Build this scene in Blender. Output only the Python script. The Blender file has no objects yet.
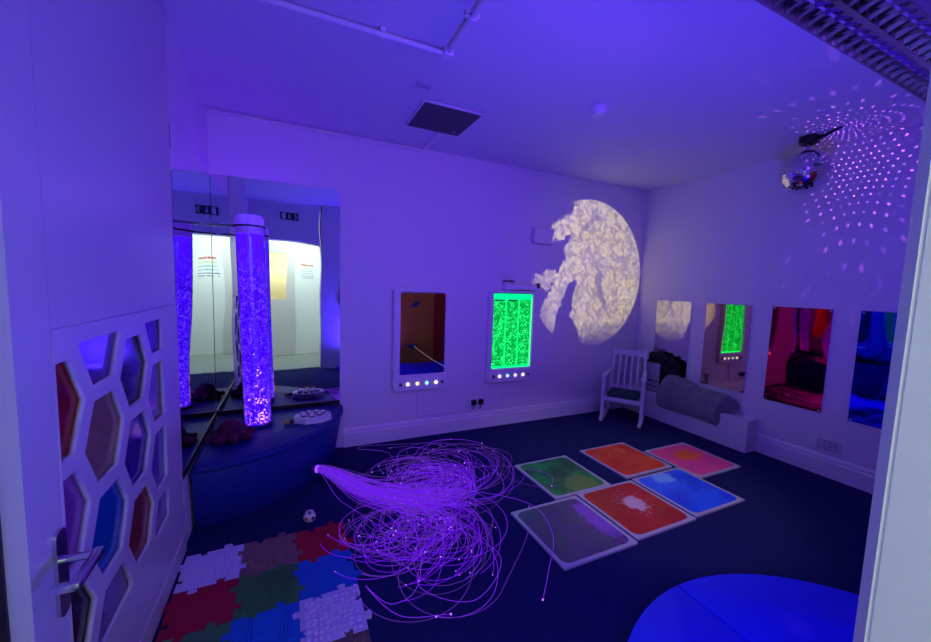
import bpy, bmesh, math, random
from math import sin, cos, pi, radians, sqrt, atan2
from mathutils import Vector, Matrix

random.seed(7)
sc = bpy.context.scene
COL = sc.collection

# ------------------------------------------------------------------ room numbers (metres)
XL, XR, YB, YN, CZ = -0.488, 3.735, 3.178, 0.133, 2.512
EYE = 1.365

# ------------------------------------------------------------------ materials
def nt(name):
    m = bpy.data.materials.new(name); m.use_nodes = True
    t = m.node_tree
    return m, t, t.nodes['Principled BSDF']

def mat(name, color, rough=0.6, metal=0.0, spec=0.4, bump=0.0, bscale=80.0, var=0.0, vscale=6.0, emit=None, estr=0.0, coat=0.0, sheen=0.0):
    m, t, b = nt(name)
    b.inputs['Base Color'].default_value = (*color, 1)
    b.inputs['Roughness'].default_value = rough
    b.inputs['Metallic'].default_value = metal
    b.inputs['Specular IOR Level'].default_value = spec
    if coat: b.inputs['Coat Weight'].default_value = coat
    if sheen: b.inputs['Sheen Weight'].default_value = sheen
    if emit is not None:
        b.inputs['Emission Color'].default_value = (*emit, 1)
        b.inputs['Emission Strength'].default_value = estr
    tc = t.nodes.new('ShaderNodeTexCoord')
    if var:
        n = t.nodes.new('ShaderNodeTexNoise'); n.inputs['Scale'].default_value = vscale; n.inputs['Detail'].default_value = 4
        t.links.new(tc.outputs['Object'], n.inputs['Vector'])
        mx = t.nodes.new('ShaderNodeMix'); mx.data_type = 'RGBA'
        mx.inputs[6].default_value = (*[c * (1 - var) for c in color], 1)
        mx.inputs[7].default_value = (*[min(1, c * (1 + var)) for c in color], 1)
        t.links.new(n.outputs['Fac'], mx.inputs[0]); t.links.new(mx.outputs[2], b.inputs['Base Color'])
    if bump:
        n = t.nodes.new('ShaderNodeTexNoise'); n.inputs['Scale'].default_value = bscale; n.inputs['Detail'].default_value = 3
        t.links.new(tc.outputs['Object'], n.inputs['Vector'])
        bp = t.nodes.new('ShaderNodeBump'); bp.inputs['Strength'].default_value = 1.0; bp.inputs['Distance'].default_value = bump
        t.links.new(n.outputs['Fac'], bp.inputs['Height']); t.links.new(bp.outputs['Normal'], b.inputs['Normal'])
    return m

def mirror_mat(name, color, rough=0.015, warp=0.0012, wscale=2.2):
    m, t, b = nt(name)
    b.inputs['Base Color'].default_value = (*color, 1)
    b.inputs['Metallic'].default_value = 1.0
    b.inputs['Roughness'].default_value = rough
    tc = t.nodes.new('ShaderNodeTexCoord')
    n = t.nodes.new('ShaderNodeTexNoise'); n.inputs['Scale'].default_value = wscale; n.inputs['Detail'].default_value = 0.0
    t.links.new(tc.outputs['Object'], n.inputs['Vector'])
    bp = t.nodes.new('ShaderNodeBump'); bp.inputs['Strength'].default_value = 1.0; bp.inputs['Distance'].default_value = warp
    t.links.new(n.outputs['Fac'], bp.inputs['Height']); t.links.new(bp.outputs['Normal'], b.inputs['Normal'])
    return m

def emission(name, color, strength):
    m = bpy.data.materials.new(name); m.use_nodes = True
    t = m.node_tree; t.nodes.clear()
    o = t.nodes.new('ShaderNodeOutputMaterial'); e = t.nodes.new('ShaderNodeEmission')
    e.inputs[0].default_value = (*color, 1); e.inputs[1].default_value = strength
    t.links.new(e.outputs[0], o.inputs[0])
    return m

class NG:
    """tiny helper for math in node trees"""
    def __init__(s, tree): s.t = tree
    def m(s, op, *a, clamp=False):
        n = s.t.nodes.new('ShaderNodeMath'); n.operation = op; n.use_clamp = clamp
        for i, v in enumerate(a):
            if isinstance(v, (int, float)): n.inputs[i].default_value = v
            else: s.t.links.new(v, n.inputs[i])
        return n.outputs[0]
    def sstep(s, x, lo, hi):
        n = s.t.nodes.new('ShaderNodeMapRange'); n.interpolation_type = 'SMOOTHSTEP'
        n.inputs[1].default_value = lo; n.inputs[2].default_value = hi
        s.t.links.new(x, n.inputs[0]); return n.outputs[0]
    def noise(s, vec, scale, detail=4, rough=0.55):
        n = s.t.nodes.new('ShaderNodeTexNoise'); n.inputs['Scale'].default_value = scale; n.inputs['Detail'].default_value = detail
        n.inputs['Roughness'].default_value = rough
        s.t.links.new(vec, n.inputs['Vector']); return n.outputs['Fac']
    def comb(s, x, y, z=0.0):
        n = s.t.nodes.new('ShaderNodeCombineXYZ')
        for i, v in enumerate((x, y, z)):
            if isinstance(v, (int, float)): n.inputs[i].default_value = v
            else: s.t.links.new(v, n.inputs[i])
        return n.outputs[0]
    def mix(s, f, a, b):
        n = s.t.nodes.new('ShaderNodeMix'); n.data_type = 'RGBA'
        if isinstance(f, (int, float)): n.inputs[0].default_value = f
        else: s.t.links.new(f, n.inputs[0])
        for i, v in ((6, a), (7, b)):
            if isinstance(v, tuple): n.inputs[i].default_value = (*v, 1)
            else: s.t.links.new(v, n.inputs[i])
        return n.outputs[2]

M = {}
M['wall'] = mat('painted_plaster', (0.74, 0.73, 0.74), 0.55, spec=0.3, bump=0.0006, bscale=45)
M['ceiling'] = mat('ceiling_paint', (0.74, 0.73, 0.75), 0.6, spec=0.3, bump=0.0006, bscale=40)
M['trim'] = mat('gloss_trim_paint', (0.78, 0.77, 0.76), 0.35, spec=0.5)
M['jamb'] = mat('worn_jamb_paint', (0.70, 0.72, 0.70), 0.5, bump=0.001, bscale=25, var=0.06, vscale=9)
M['carpet'] = mat('dark_carpet', (0.016, 0.022, 0.100), 0.95, spec=0.1, bump=0.004, bscale=420, var=0.25, vscale=160)
M['door'] = mat('satin_door_paint', (0.62, 0.60, 0.58), 0.33, spec=0.5, bump=0.0003, bscale=30)
M['white_plastic'] = mat('white_plastic', (0.78, 0.78, 0.78), 0.4)
M['black_plastic'] = mat('black_plastic', (0.012, 0.012, 0.014), 0.4)
M['chrome'] = mat('brushed_chrome', (0.62, 0.62, 0.64), 0.18, metal=1)
M['steel'] = mat('steel_screw', (0.55, 0.55, 0.56), 0.3, metal=1)
M['mirror'] = mirror_mat('acrylic_mirror', (0.80, 0.84, 0.84), 0.012, 0.0035, 2.4)
M['mirror_clear'] = mirror_mat('clear_mirror', (0.78, 0.76, 0.76), 0.02, 0.0008, 3)
M['mirror_amber'] = mirror_mat('amber_mirror', (0.72, 0.55, 0.30), 0.02, 0.0012, 3)
M['mirror_red'] = mirror_mat('red_mirror', (0.85, 0.02, 0.09), 0.03, 0.0022, 4)
M['mirror_blue'] = mirror_mat('blue_mirror', (0.01, 0.03, 0.85), 0.03, 0.0025, 4)
M['panel_mirror'] = mirror_mat('dark_panel_mirror', (0.55, 0.50, 0.45), 0.02, 0.0006, 3)
M['blue_vinyl'] = mat('blue_vinyl', (0.005, 0.022, 0.19), 0.5, spec=0.3, bump=0.0004, bscale=60)
M['blue_vinyl_mat'] = mat('bright_blue_vinyl', (0.003, 0.02, 0.92), 0.42, spec=0.3, bump=0.0003, bscale=60)
M['seam'] = mat('dark_seam', (0.004, 0.004, 0.012), 0.8)

# ------------------------------------------------------------------ mesh helpers (world coordinates)
def add_box(bm, a, b, bevel=0.0, seg=2):
    x0, y0, z0 = a; x1, y1, z1 = b
    t = bmesh.new()
    bmesh.ops.create_cube(t, size=1)
    for v in t.verts:
        v.co = Vector(((x0 + x1) / 2 + v.co.x * (x1 - x0), (y0 + y1) / 2 + v.co.y * (y1 - y0), (z0 + z1) / 2 + v.co.z * (z1 - z0)))
    if bevel:
        bmesh.ops.bevel(t, geom=t.edges[:], offset=bevel, segments=seg, profile=0.5, affect='EDGES')
    join(bm, t)

def join(bm, t, mtx=None):
    if mtx is not None: bmesh.ops.transform(t, matrix=mtx, verts=t.verts)
    vm = {v: bm.verts.new(v.co) for v in t.verts}
    for f in t.faces:
        try: bm.faces.new([vm[v] for v in f.verts])
        except ValueError: pass
    t.free()

def add_cyl(bm, p0, p1, r, r2=None, n=16, caps=True):
    p0 = Vector(p0); p1 = Vector(p1); r2 = r if r2 is None else r2
    d = (p1 - p0); q = d.to_track_quat('Z', 'Y').to_matrix()
    A = []; B = []
    for i in range(n):
        a = 2 * pi * i / n; o = q @ Vector((cos(a), sin(a), 0))
        A.append(bm.verts.new(p0 + o * r)); B.append(bm.verts.new(p1 + o * r2))
    for i in range(n): bm.faces.new((A[i], A[(i + 1) % n], B[(i + 1) % n], B[i]))
    if caps:
        bm.faces.new(A[::-1]); bm.faces.new(B)

def add_tube(bm, pts, r, n=6, caps=True):
    pts = [Vector(p) for p in pts]
    rs = r if isinstance(r, (list, tuple)) else [r] * len(pts)
    rings = []; up = Vector((0, 0, 1)); prev = None
    for i, p in enumerate(pts):
        d = (pts[min(i + 1, len(pts) - 1)] - pts[max(i - 1, 0)])
        if d.length < 1e-9: d = Vector((0, 0, 1))
        d.normalize()
        if prev is None:
            s = d.cross(up)
            if s.length < 1e-3: s = d.cross(Vector((1, 0, 0)))
        else:
            s = prev - d * prev.dot(d)
            if s.length < 1e-4: s = d.cross(up)
        s.normalize(); u = s.cross(d); prev = s
        rings.append([bm.verts.new(p + (s * cos(2 * pi * k / n) + u * sin(2 * pi * k / n)) * rs[i]) for k in range(n)])
    for a, b in zip(rings, rings[1:]):
        for k in range(n): bm.faces.new((a[k], a[(k + 1) % n], b[(k + 1) % n], b[k]))
    if caps and n > 2:
        bm.faces.new(rings[0][::-1]); bm.faces.new(rings[-1])

def add_prism(bm, poly, z0, z1, mtx=None):
    """poly: list of 2D points, extruded from z0 to z1, optional matrix"""
    t = bmesh.new()
    A = [t.verts.new((x, y, z0)) for x, y in poly]; B = [t.verts.new((x, y, z1)) for x, y in poly]
    n = len(poly)
    t.faces.new(A[::-1]); t.faces.new(B)
    for i in range(n): t.faces.new((A[i], A[(i + 1) % n], B[(i + 1) % n], B[i]))
    bmesh.ops.recalc_face_normals(t, faces=t.faces)
    join(bm, t, mtx)

def add_sphere(bm, c, r, u=16, v=10, scale=(1, 1, 1), rot=None):
    t = bmesh.new()
    bmesh.ops.create_uvsphere(t, u_segments=u, v_segments=v, radius=r)
    m = Matrix.Diagonal((*scale, 1))
    if rot is not None: m = rot.to_4x4() @ m
    join(bm, t, Matrix.Translation(c) @ m)

def add_ico(bm, c, r, sub=1, scale=(1, 1, 1)):
    t = bmesh.new(); bmesh.ops.create_icosphere(t, subdivisions=sub, radius=r)
    join(bm, t, Matrix.Translation(c) @ Matrix.Diagonal((*scale, 1)))

def rrect(x0, y0, x1, y1, r, n=5):
    p = []
    for cx, cy, a0 in ((x1 - r, y1 - r, 0), (x0 + r, y1 - r, 90), (x0 + r, y0 + r, 180), (x1 - r, y0 + r, 270)):
        for i in range(n + 1):
            a = radians(a0 + 90 * i / n); p.append((cx + r * cos(a), cy + r * sin(a)))
    return p

# prism axes helpers: wall plates.  back-wall plate: poly in (x,z), thickness towards the room (-y)
MB = lambda y: Matrix(((1, 0, 0, 0), (0, 0, -1, y), (0, 1, 0, 0), (0, 0, 0, 1)))       # (x,z,t)->(x, y-t, z)
ML = lambda x: Matrix(((0, 0, 1, x), (1, 0, 0, 0), (0, 1, 0, 0), (0, 0, 0, 1)))        # (y,z,t)->(x+t, y, z)
MR = lambda x: Matrix(((0, 0, -1, x), (1, 0, 0, 0), (0, 1, 0, 0), (0, 0, 0, 1)))       # (y,z,t)->(x-t, y, z)

def plate_holes(outer, holes, depth):
    """solid plate with holes (2D curve filled, extruded), returned as bmesh with z in 0..depth"""
    cu = bpy.data.curves.new('tmp', 'CURVE'); cu.dimensions = '2D'; cu.fill_mode = 'BOTH'; cu.extrude = depth / 2
    for poly in [outer] + holes:
        s = cu.splines.new('POLY'); s.points.add(len(poly) - 1); s.use_cyclic_u = True
        for p, q in zip(s.points, poly): p.co = (q[0], q[1], 0, 1)
    o = bpy.data.objects.new('tmp', cu); COL.objects.link(o)
    dg = bpy.context.evaluated_depsgraph_get(); dg.update()
    me = bpy.data.meshes.new_from_object(o.evaluated_get(dg))
    bm = bmesh.new(); bm.from_mesh(me)
    bmesh.ops.translate(bm, verts=bm.verts, vec=(0, 0, depth / 2))
    bpy.data.objects.remove(o); bpy.data.curves.remove(cu); bpy.data.meshes.remove(me)
    bmesh.ops.remove_doubles(bm, verts=bm.verts, dist=1e-5)
    return bm

def remesh(bm, voxel, smooth=2):
    me = bpy.data.meshes.new('tmp'); bm.to_mesh(me); bm.free()
    o = bpy.data.objects.new('tmp', me); COL.objects.link(o)
    r = o.modifiers.new('r', 'REMESH'); r.mode = 'VOXEL'; r.voxel_size = voxel
    if smooth:
        s = o.modifiers.new('s', 'SMOOTH'); s.iterations = smooth; s.factor = 0.5
    dg = bpy.context.evaluated_depsgraph_get(); dg.update()
    m2 = bpy.data.meshes.new_from_object(o.evaluated_get(dg))
    b2 = bmesh.new(); b2.from_mesh(m2)
    bpy.data.objects.remove(o); bpy.data.meshes.remove(me); bpy.data.meshes.remove(m2)
    return b2

# ------------------------------------------------------------------ object helpers
def root_of(o):
    while o.parent: o = o.parent
    return o

def obj(name, bm, m, parent=None, smooth=False, origin=None, label=None, stuff=False):
    bmesh.ops.recalc_face_normals(bm, faces=bm.faces)
    me = bpy.data.meshes.new(name)
    if parent is not None:
        r = root_of(parent)
        base = r.matrix_basis.copy()
        if r.get('_local'): base = Matrix.Identity(4)
        bmesh.ops.transform(bm, matrix=base.inverted(), verts=bm.verts)
    else:
        if origin is None:
            xs = [v.co for v in bm.verts]
            lo = [min(c[i] for c in xs) for i in range(3)]; hi = [max(c[i] for c in xs) for i in range(3)]
            origin = ((lo[0] + hi[0]) / 2, (lo[1] + hi[1]) / 2, lo[2])
        bmesh.ops.translate(bm, verts=bm.verts, vec=-Vector(origin))
    bm.to_mesh(me); bm.free()
    if smooth:
        for p in me.polygons: p.use_smooth = True
        if smooth != True and isinstance(smooth, float):
            me.set_sharp_from_angle(angle=radians(smooth))
    me.materials.append(m)
    o = bpy.data.objects.new(name, me); COL.objects.link(o)
    if parent is not None: o.parent = parent
    else: o.location = origin
    if label: o['label'] = label
    if stuff: o['kind'] = 'stuff'
    return o

def tag(o, label, cat, group=None):
    o['label'] = label; o['category'] = cat
    if group: o['group'] = group
    return o

def thing(name, label, cat, loc=(0, 0, 0), rotz=0.0, group=None, local=False):
    o = bpy.data.objects.new(name, None); COL.objects.link(o)
    o.location = loc; o.rotation_euler = (0, 0, rotz); o.empty_display_size = 0.05
    o.matrix_basis = Matrix.Translation(loc) @ Matrix.Rotation(rotz, 4, 'Z')
    if local: o['_local'] = 1
    return tag(o, label, cat, group)

def struct(name, bm, m, parent=None, smooth=False, label=None):
    o = obj(name, bm, m, parent, smooth, origin=(0, 0, 0) if parent is None else None, label=label)
    if parent is None: o['kind'] = 'structure'
    return o

def box_obj(name, a, b, m, parent=None, bevel=0.0, **k):
    bm = bmesh.new(); add_box(bm, a, b, bevel); return obj(name, bm, m, parent, **k)

# ================================================================== SETTING
bm = bmesh.new(); add_box(bm, (XL - 0.15, YN - 0.1, -0.1), (XR + 0.1, YB + 0.1, 0))
struct('floor', bm, M['carpet'])
bm = bmesh.new(); add_box(bm, (-1.6, -1.6, -0.1), (1.9, YN - 0.1, 0)); struct('floor_hall', bm, mat('grey_hall_floor', (.30, .33, .31), .5, var=.1, vscale=12))
bm = bmesh.new(); add_box(bm, (XL - 0.15, YN - 0.1, CZ), (XR + 0.1, YB + 0.1, CZ + 0.1)); struct('ceiling', bm, M['ceiling'])
bm = bmesh.new(); add_box(bm, (XL - 0.15, YB, 0), (XR + 0.1, YB + 0.1, CZ)); struct('wall_back', bm, M['wall'])
bm = bmesh.new(); add_box(bm, (XL - 0.1, 2.196, 0), (XL, YB, CZ)); add_box(bm, (-0.64, YN - 0.1, 0), (-0.533, 2.196, CZ)); struct('wall_left', bm, M['wall'])
bm = bmesh.new(); add_box(bm, (XR, YN - 0.1, 0), (XR + 0.1, YB, CZ)); struct('wall_right', bm, M['wall'])
# near wall with the doorway the photograph is taken from
DXL, DXR, DZT, WT = -0.43, 0.452, 1.93, 0.233
bm = bmesh.new()
add_box(bm, (-0.64, YN - WT, 0), (DXL, YN, CZ)); add_box(bm, (DXL, YN - WT, DZT), (DXR, YN, CZ)); 
add_box(bm, (DXR + 0.02, YN - WT, 0), (XR + 0.1, YN, CZ))
struct('wall_near', bm, M['wall'])
# rounded door jamb on the right of the doorway
bm = bmesh.new()
poly = [(DXR + 0.0205, YN - WT), (DXR, YN - WT)]
poly += [(DXR, YN - 0.0115), (DXR + 0.0012, YN - 0.0105), (DXR + 0.0012, YN - 0.0095), (DXR, YN - 0.0085), (DXR + 0.0095, YN + 0.001)]
poly.append((DXR + 0.0205, YN + 0.001))
add_prism(bm, poly, 0, DZT)
struct('trim_1', bm, M['jamb'])
# baseboards with a moulded top
def baseboard(name, pts, h, mtxfun):
    bm = bmesh.new()
    prof = [(0, 0), (0.018, 0), (0.018, h - 0.045), (0.013, h - 0.035), (0.013, h - 0.018), (0.006, h - 0.004), (0, h)]
    a, b = pts
    t = bmesh.new(); A = [t.verts.new(mtxfun(a, *p)) for p in prof]; B = [t.verts.new(mtxfun(b, *p)) for p in prof]
    t.faces.new(A); t.faces.new(B[::-1])
    for i in range(len(prof)): t.faces.new((A[i], A[(i + 1) % len(prof)], B[(i + 1) % len(prof)], B[i]))
    join(bm, t); return struct(name, bm, M['trim'])
baseboard('baseboard_back', (0.40, XR), 0.158, lambda s, d, z: (s, YB - d, z))
baseboard('baseboard_right', (YN, 1.833), 0.163, lambda s, d, z: (XR - d, s, z))
# hall behind the doorway (seen only in the mirrors)
HM = mat('hall_paint', (0.76, 0.79, 0.77), 0.5)
bm = bmesh.new(); add_box(bm, (-1.6, -1.6, 0), (1.9, -1.5, 2.45)); struct('wall_hall', bm, HM)
bm = bmesh.new(); add_box(bm, (-1.6, -1.5, 0), (-1.5, YN - WT, 2.45)); struct('wall_hall_left', bm, HM)
bm = bmesh.new(); add_box(bm, (1.8, -1.5, 0), (1.9, YN - WT, 2.45)); struct('wall_hall_right', bm, HM)
bm = bmesh.new(); add_box(bm, (-1.6, -1.6, 2.45), (1.9, YN - WT, 2.55)); struct('ceiling_hall', bm, M['ceiling'])
bm = bmesh.new(); add_box(bm, (-1.6, YN - WT - 0.02, 0), (-0.64, YN - WT, 2.45)); struct('wall_hall_near', bm, HM)
# hall door with a reeded amber pane
bm = plate_holes([(-0.62, 0.005), (0.08, 0.005), (0.08, 2.02), (-0.62, 2.02)], [[(-0.50, 0.98), (-0.05, 0.98), (-0.05, 1.86), (-0.50, 1.86)]], 0.03)
bmesh.ops.transform(bm, matrix=Matrix(((1, 0, 0, 0), (0, 0, 1, -1.498), (0, 1, 0, 0), (0, 0, 0, 1))), verts=bm.verts)
d2 = struct('door_2', bm, M['door'])
bm = bmesh.new()
for i in range(24):
    x = -0.50 + 0.45 * (i + 0.5) / 24
    add_cyl(bm, (x, -1.492, 0.98), (x, -1.492, 1.86), 0.0105, n=10)
obj('pane', bm, mat('reeded_amber_glass', (0.75, 0.65, 0.35), 0.3, emit=(0.85, 0.72, 0.36), estr=0.55), d2, smooth=True)  # pane given a glow that stands for daylight behind it

# ================================================================== DOOR WITH THE HONEYCOMB PANEL (left)
DF = -0.4826                         # face of the leaf
YA, YZ = 1.017, 2.192
# honeycomb: flat-topped hexagons on a regular grid, cut by the opening of the frame
OY0, OY1, OZ0, OZ1 = 1.156, 1.962, 0.334, 1.193
def clip(poly, y0, y1, z0, z1):
    def cut(p, f):
        out = []
        for i in range(len(p)):
            a, b = p[i - 1], p[i]; fa, fb = f(a), f(b)
            if (fa >= 0) != (fb >= 0):
                t = fa / (fa - fb); out.append((a[0] + (b[0] - a[0]) * t, a[1] + (b[1] - a[1]) * t))
            if fb >= 0: out.append(b)
        return out
    for f in (lambda q: q[0] - y0, lambda q: y1 - q[0], lambda q: q[1] - z0, lambda q: z1 - q[1]): poly = cut(poly, f)
    return poly
cells = [('red', 1.152, 1.042), ('pink', 1.152, .765), ('jet', 1.152, .487), ('violet', 1.398, 1.182), ('ochre', 1.398, .905), ('blue', 1.398, .628), ('plum', 1.398, .351),
         ('black', 1.643, 1.042), ('navy', 1.643, .765), ('crimson', 1.643, .487), ('smallviolet', 1.888, 1.182), ('olive', 1.888, .905), ('lilac', 1.888, .628), ('small', 1.888, .351)]
pane_info = {'red': ((.62, .01, .02), 'red tinted mirror pane'), 'pink': ((.62, .16, .55), 'pink tinted mirror pane'), 'jet': ((.03, .02, .05), 'near-black mirror pane'),
    'violet': ((.30, .12, .62), 'violet mirror pane at the top'), 'ochre': ((.66, .40, .20), 'ochre brown mirror pane'), 'blue': ((.01, .20, .70), 'bright blue mirror pane'),
    'plum': ((.40, .20, .50), 'plum mirror pane at the bottom'), 'black': ((.05, .09, .10), 'black-green mirror pane'), 'navy': ((.10, .04, .42), 'navy mirror pane'),
    'crimson': ((.62, .08, .06), 'brick red mirror pane'), 'smallviolet': ((.22, .10, .55), 'small violet mirror pane in the top corner'), 'olive': ((.38, .38, .22), 'olive mirror pane'),
    'lilac': ((.35, .25, .70), 'lilac mirror pane'), 'small': ((.55, .50, .70), 'small pale mirror pane in the bottom corner')}
def hexa(cy, cz, R, h): return [(cy + R, cz), (cy + R / 2, cz + h), (cy - R / 2, cz + h), (cy - R, cz), (cy - R / 2, cz - h), (cy + R / 2, cz - h)]
holes = [clip(hexa(y, z, 0.134, 0.117), OY0, OY1, OZ0, OZ1) for _, y, z in cells]
bm = bmesh.new(); add_prism(bm, [(YA, 0.008), (YZ, 0.008), (YZ, CZ - 0.012), (YA, CZ - 0.012)], 0, DF - 0.016 + 0.5325, ML(-0.5325))
d1 = struct('door_1', bm, M['door'])
d1['label'] = 'tall white door leaf with a honeycomb of coloured panes, left foreground'
fr = plate_holes([(YA + 0.133, 0.10), (YZ, 0.10), (YZ, 1.238), (YA + 0.133, 1.238)], holes, 0.018)
bmesh.ops.transform(fr, matrix=ML(DF - 0.016), verts=fr.verts)
obj('honeycomb_frame', fr, M['door'], d1)
bm = bmesh.new(); add_prism(bm, [(YA, 0.008), (YA + 0.131, 0.008), (YA + 0.131, CZ - 0.012), (YA, CZ - 0.012)], 0, 0.017, ML(DF - 0.016)); obj('stile', bm, M['door'], d1)
bm = bmesh.new(); add_prism(bm, [(YA + 0.133, 1.2395), (YZ, 1.2395), (YZ, CZ - 0.012), (YA + 0.133, CZ - 0.012)], 0, 0.0165, ML(DF - 0.016)); obj('upper_panel', bm, M['door'], d1)
bm = bmesh.new(); add_prism(bm, [(YA + 0.133, 0.008), (YZ, 0.008), (YZ, 0.097), (YA + 0.133, 0.097)], 0, 0.024, ML(DF - 0.016)); obj('kick_rail', bm, M['door'], d1)
for (n, y, z), hole in zip(cells, holes):
    c, lab = pane_info[n]
    m, t, b = nt('pane_' + n); c = tuple(v * 0.55 for v in c)
    b.inputs['Base Color'].default_value = (*c, 1); b.inputs['Metallic'].default_value = 0.25; b.inputs['Roughness'].default_value = 0.10; b.inputs['Specular IOR Level'].default_value = 0.15
    bm = bmesh.new()
    cy = sum(p[0] for p in hole) / len(hole); cz = sum(p[1] for p in hole) / len(hole)
    add_prism(bm, [(cy + (p[0] - cy) * 1.02, cz + (p[1] - cz) * 1.02) for p in hole], 0, 0.003, ML(DF - 0.0158))
    obj('pane', bm, m, d1, label=lab)
bm = bmesh.new(); add_box(bm, (-0.532, YA - 0.006, 0.01), (-0.516, YA, CZ - 0.02)); obj('dark_gap_strip', bm, M['black_plastic'], d1, label='black strip standing for the dark gap along the edge')  # black strip put in for the shade in the gap beside the leaf
# chrome lever handle on a long plate
bm = bmesh.new(); add_prism(bm, rrect(1.098, 0.578, 1.142, 0.785, 0.018), 0, 0.007, ML(DF + 0.001)); hp = obj('handle_plate', bm, M['chrome'], d1, label='chrome handle plate')
bm = bmesh.new()
add_cyl(bm, (DF + 0.006, 1.122, 0.71), (DF + 0.072, 1.122, 0.71), 0.0095, n=14)
add_box(bm, (DF + 0.058, 1.010, 0.700), (DF + 0.078, 1.134, 0.720), 0.004)
add_box(bm, (DF + 0.030, 1.006, 0.701), (DF + 0.078, 1.024, 0.719), 0.004)
obj('lever', bm, M['chrome'], hp, label='chrome lever', smooth=30.0)
for z in (0.288, 1.9):
    bm = bmesh.new(); add_cyl(bm, (DF - 0.006, YZ + 0.011, z - 0.045), (DF - 0.006, YZ + 0.011, z + 0.045), 0.010, n=12); add_box(bm, (DF - 0.03, YZ, z - 0.045), (DF - 0.005, YZ + 0.006, z + 0.045))
    obj('hinge', bm, M['white_plastic'], d1)

# ================================================================== CORNER: mirrors, podium, bubble tube
def screws(parent, pts, mtx, r=0.007):
    for (a, b) in pts:
        bm = bmesh.new(); add_cyl(bm, (0, 0, 0), (0, 0, 0.003), r, r * 0.7, n=12); bmesh.ops.transform(bm, matrix=mtx @ Matrix.Translation((a, b, 0)), verts=bm.verts)
        obj('screw', bm, M['steel'], parent)
ta = thing('wall_mirror', 'tall acrylic corner mirror fixed to the left wall behind the bubble tube', 'mirror', (XL, 2.75, 0.405), group=None)
bm = bmesh.new(); add_prism(bm, rrect(2.204, 0.405, YB - 0.006, 2.082, 0.03), 0, 0.005, ML(XL + 0.001)); obj('mirror_sheet', bm, M['mirror'], ta)
bm = bmesh.new(); add_prism(bm, [(2.204, 0.37), (YB - 0.003, 0.37), (YB - 0.003, 0.407), (2.204, 0.407)], 0, 0.009, ML(XL + 0.001)); obj('dark_gap_band', bm, M['black_plastic'], ta)  # black strip drawn in for the shaded gap between mirror and podium
tb = thing('wall_mirror', 'tall acrylic corner mirror fixed to the back wall behind the bubble tube', 'mirror', (-0.06, YB, 0.405))
bm = bmesh.new(); add_prism(bm, rrect(XL + 0.008, 0.405, 0.372, 2.078, 0.03), 0, 0.005, MB(YB - 0.001)); obj('mirror_sheet', bm, M['mirror'], tb)
bm = bmesh.new(); add_prism(bm, [(XL + 0.011, 0.37), (0.372, 0.37), (0.372, 0.407), (XL + 0.011, 0.407)], 0, 0.009, MB(YB - 0.001)); obj('dark_gap_band', bm, M['black_plastic'], tb)  # same black strip for the shaded gap along the back mirror

PX, PY = XL + 0.018, YB - 0.014        # corner of the podium
def prof(a):
    return 0.855 + 0.02 * abs(cos(2 * a)) ** 2 - 0.012
def podium_ring(z, k, ins=0.0, n=40, pad=0.0):
    p = [(PX + ins, PY - ins)]
    for i in range(n + 1):
        a = -pi / 2 * i / n
        p.append((PX + (prof(a) * k - ins) * cos(a) + (ins if i == n else 0), PY + (prof(a) * k - ins) * sin(a) - (ins if i == 0 else 0)))
    return p
po = thing('corner_podium', 'blue vinyl quarter-round podium in the corner under the bubble tube', 'podium', (-0.2, 2.9, 0))
bm = bmesh.new()
layers = [(0.0, 0.915, 0.0), (0.01, 0.925, 0.0), (0.325, 0.985, 0.0), (0.333, 0.985, 0.004)]
rings = [[bm.verts.new((x, y, z)) for x, y in podium_ring(z, k, i)] for z, k, i in layers]
for A, B in zip(rings, rings[1:]):
    for i in range(len(A)): bm.faces.new((A[i], A[(i + 1) % len(A)], B[(i + 1) % len(A)], B[i]))
bm.faces.new(rings[0][::-1]); bm.faces.new(rings[-1])
obj('podium_side', bm, M['blue_vinyl'], po, smooth=40.0)
bm = bmesh.new()
layers = [(0.333, 0.985, 0.004), (0.337, 0.992, 0.0), (0.350, 1.0, 0.0), (0.364, 0.998, 0.001), (0.372, 0.992, 0.006), (0.375, 0.982, 0.014)]
rings = [[bm.verts.new((x, y, z)) for x, y in podium_ring(z, k, i)] for z, k, i in layers]
for A, B in zip(rings, rings[1:]):
    for i in range(len(A)): bm.faces.new((A[i], A[(i + 1) % len(A)], B[(i + 1) % len(A)], B[i]))
bm.faces.new(rings[0][::-1]); bm.faces.new(rings[-1])
top = obj('podium_cushion', bm, M['blue_vinyl'], po, smooth=40.0)
bm = bmesh.new()
add_tube(bm, [(x, y, 0.374) for x, y in podium_ring(0, 0.981, 0.012)[1:]], 0.0035, n=6); obj('piping', bm, M['blue_vinyl'], top, smooth=True)

# bubble tube
TX, TY, TR, TZ0, TZ1 = -0.197, 2.875, 0.083, 0.3785, 1.765
bt = thing('bubble_tube', 'tall violet glowing bubble tube standing on the blue corner podium', 'bubble tube', (TX, TY, TZ0))
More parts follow.
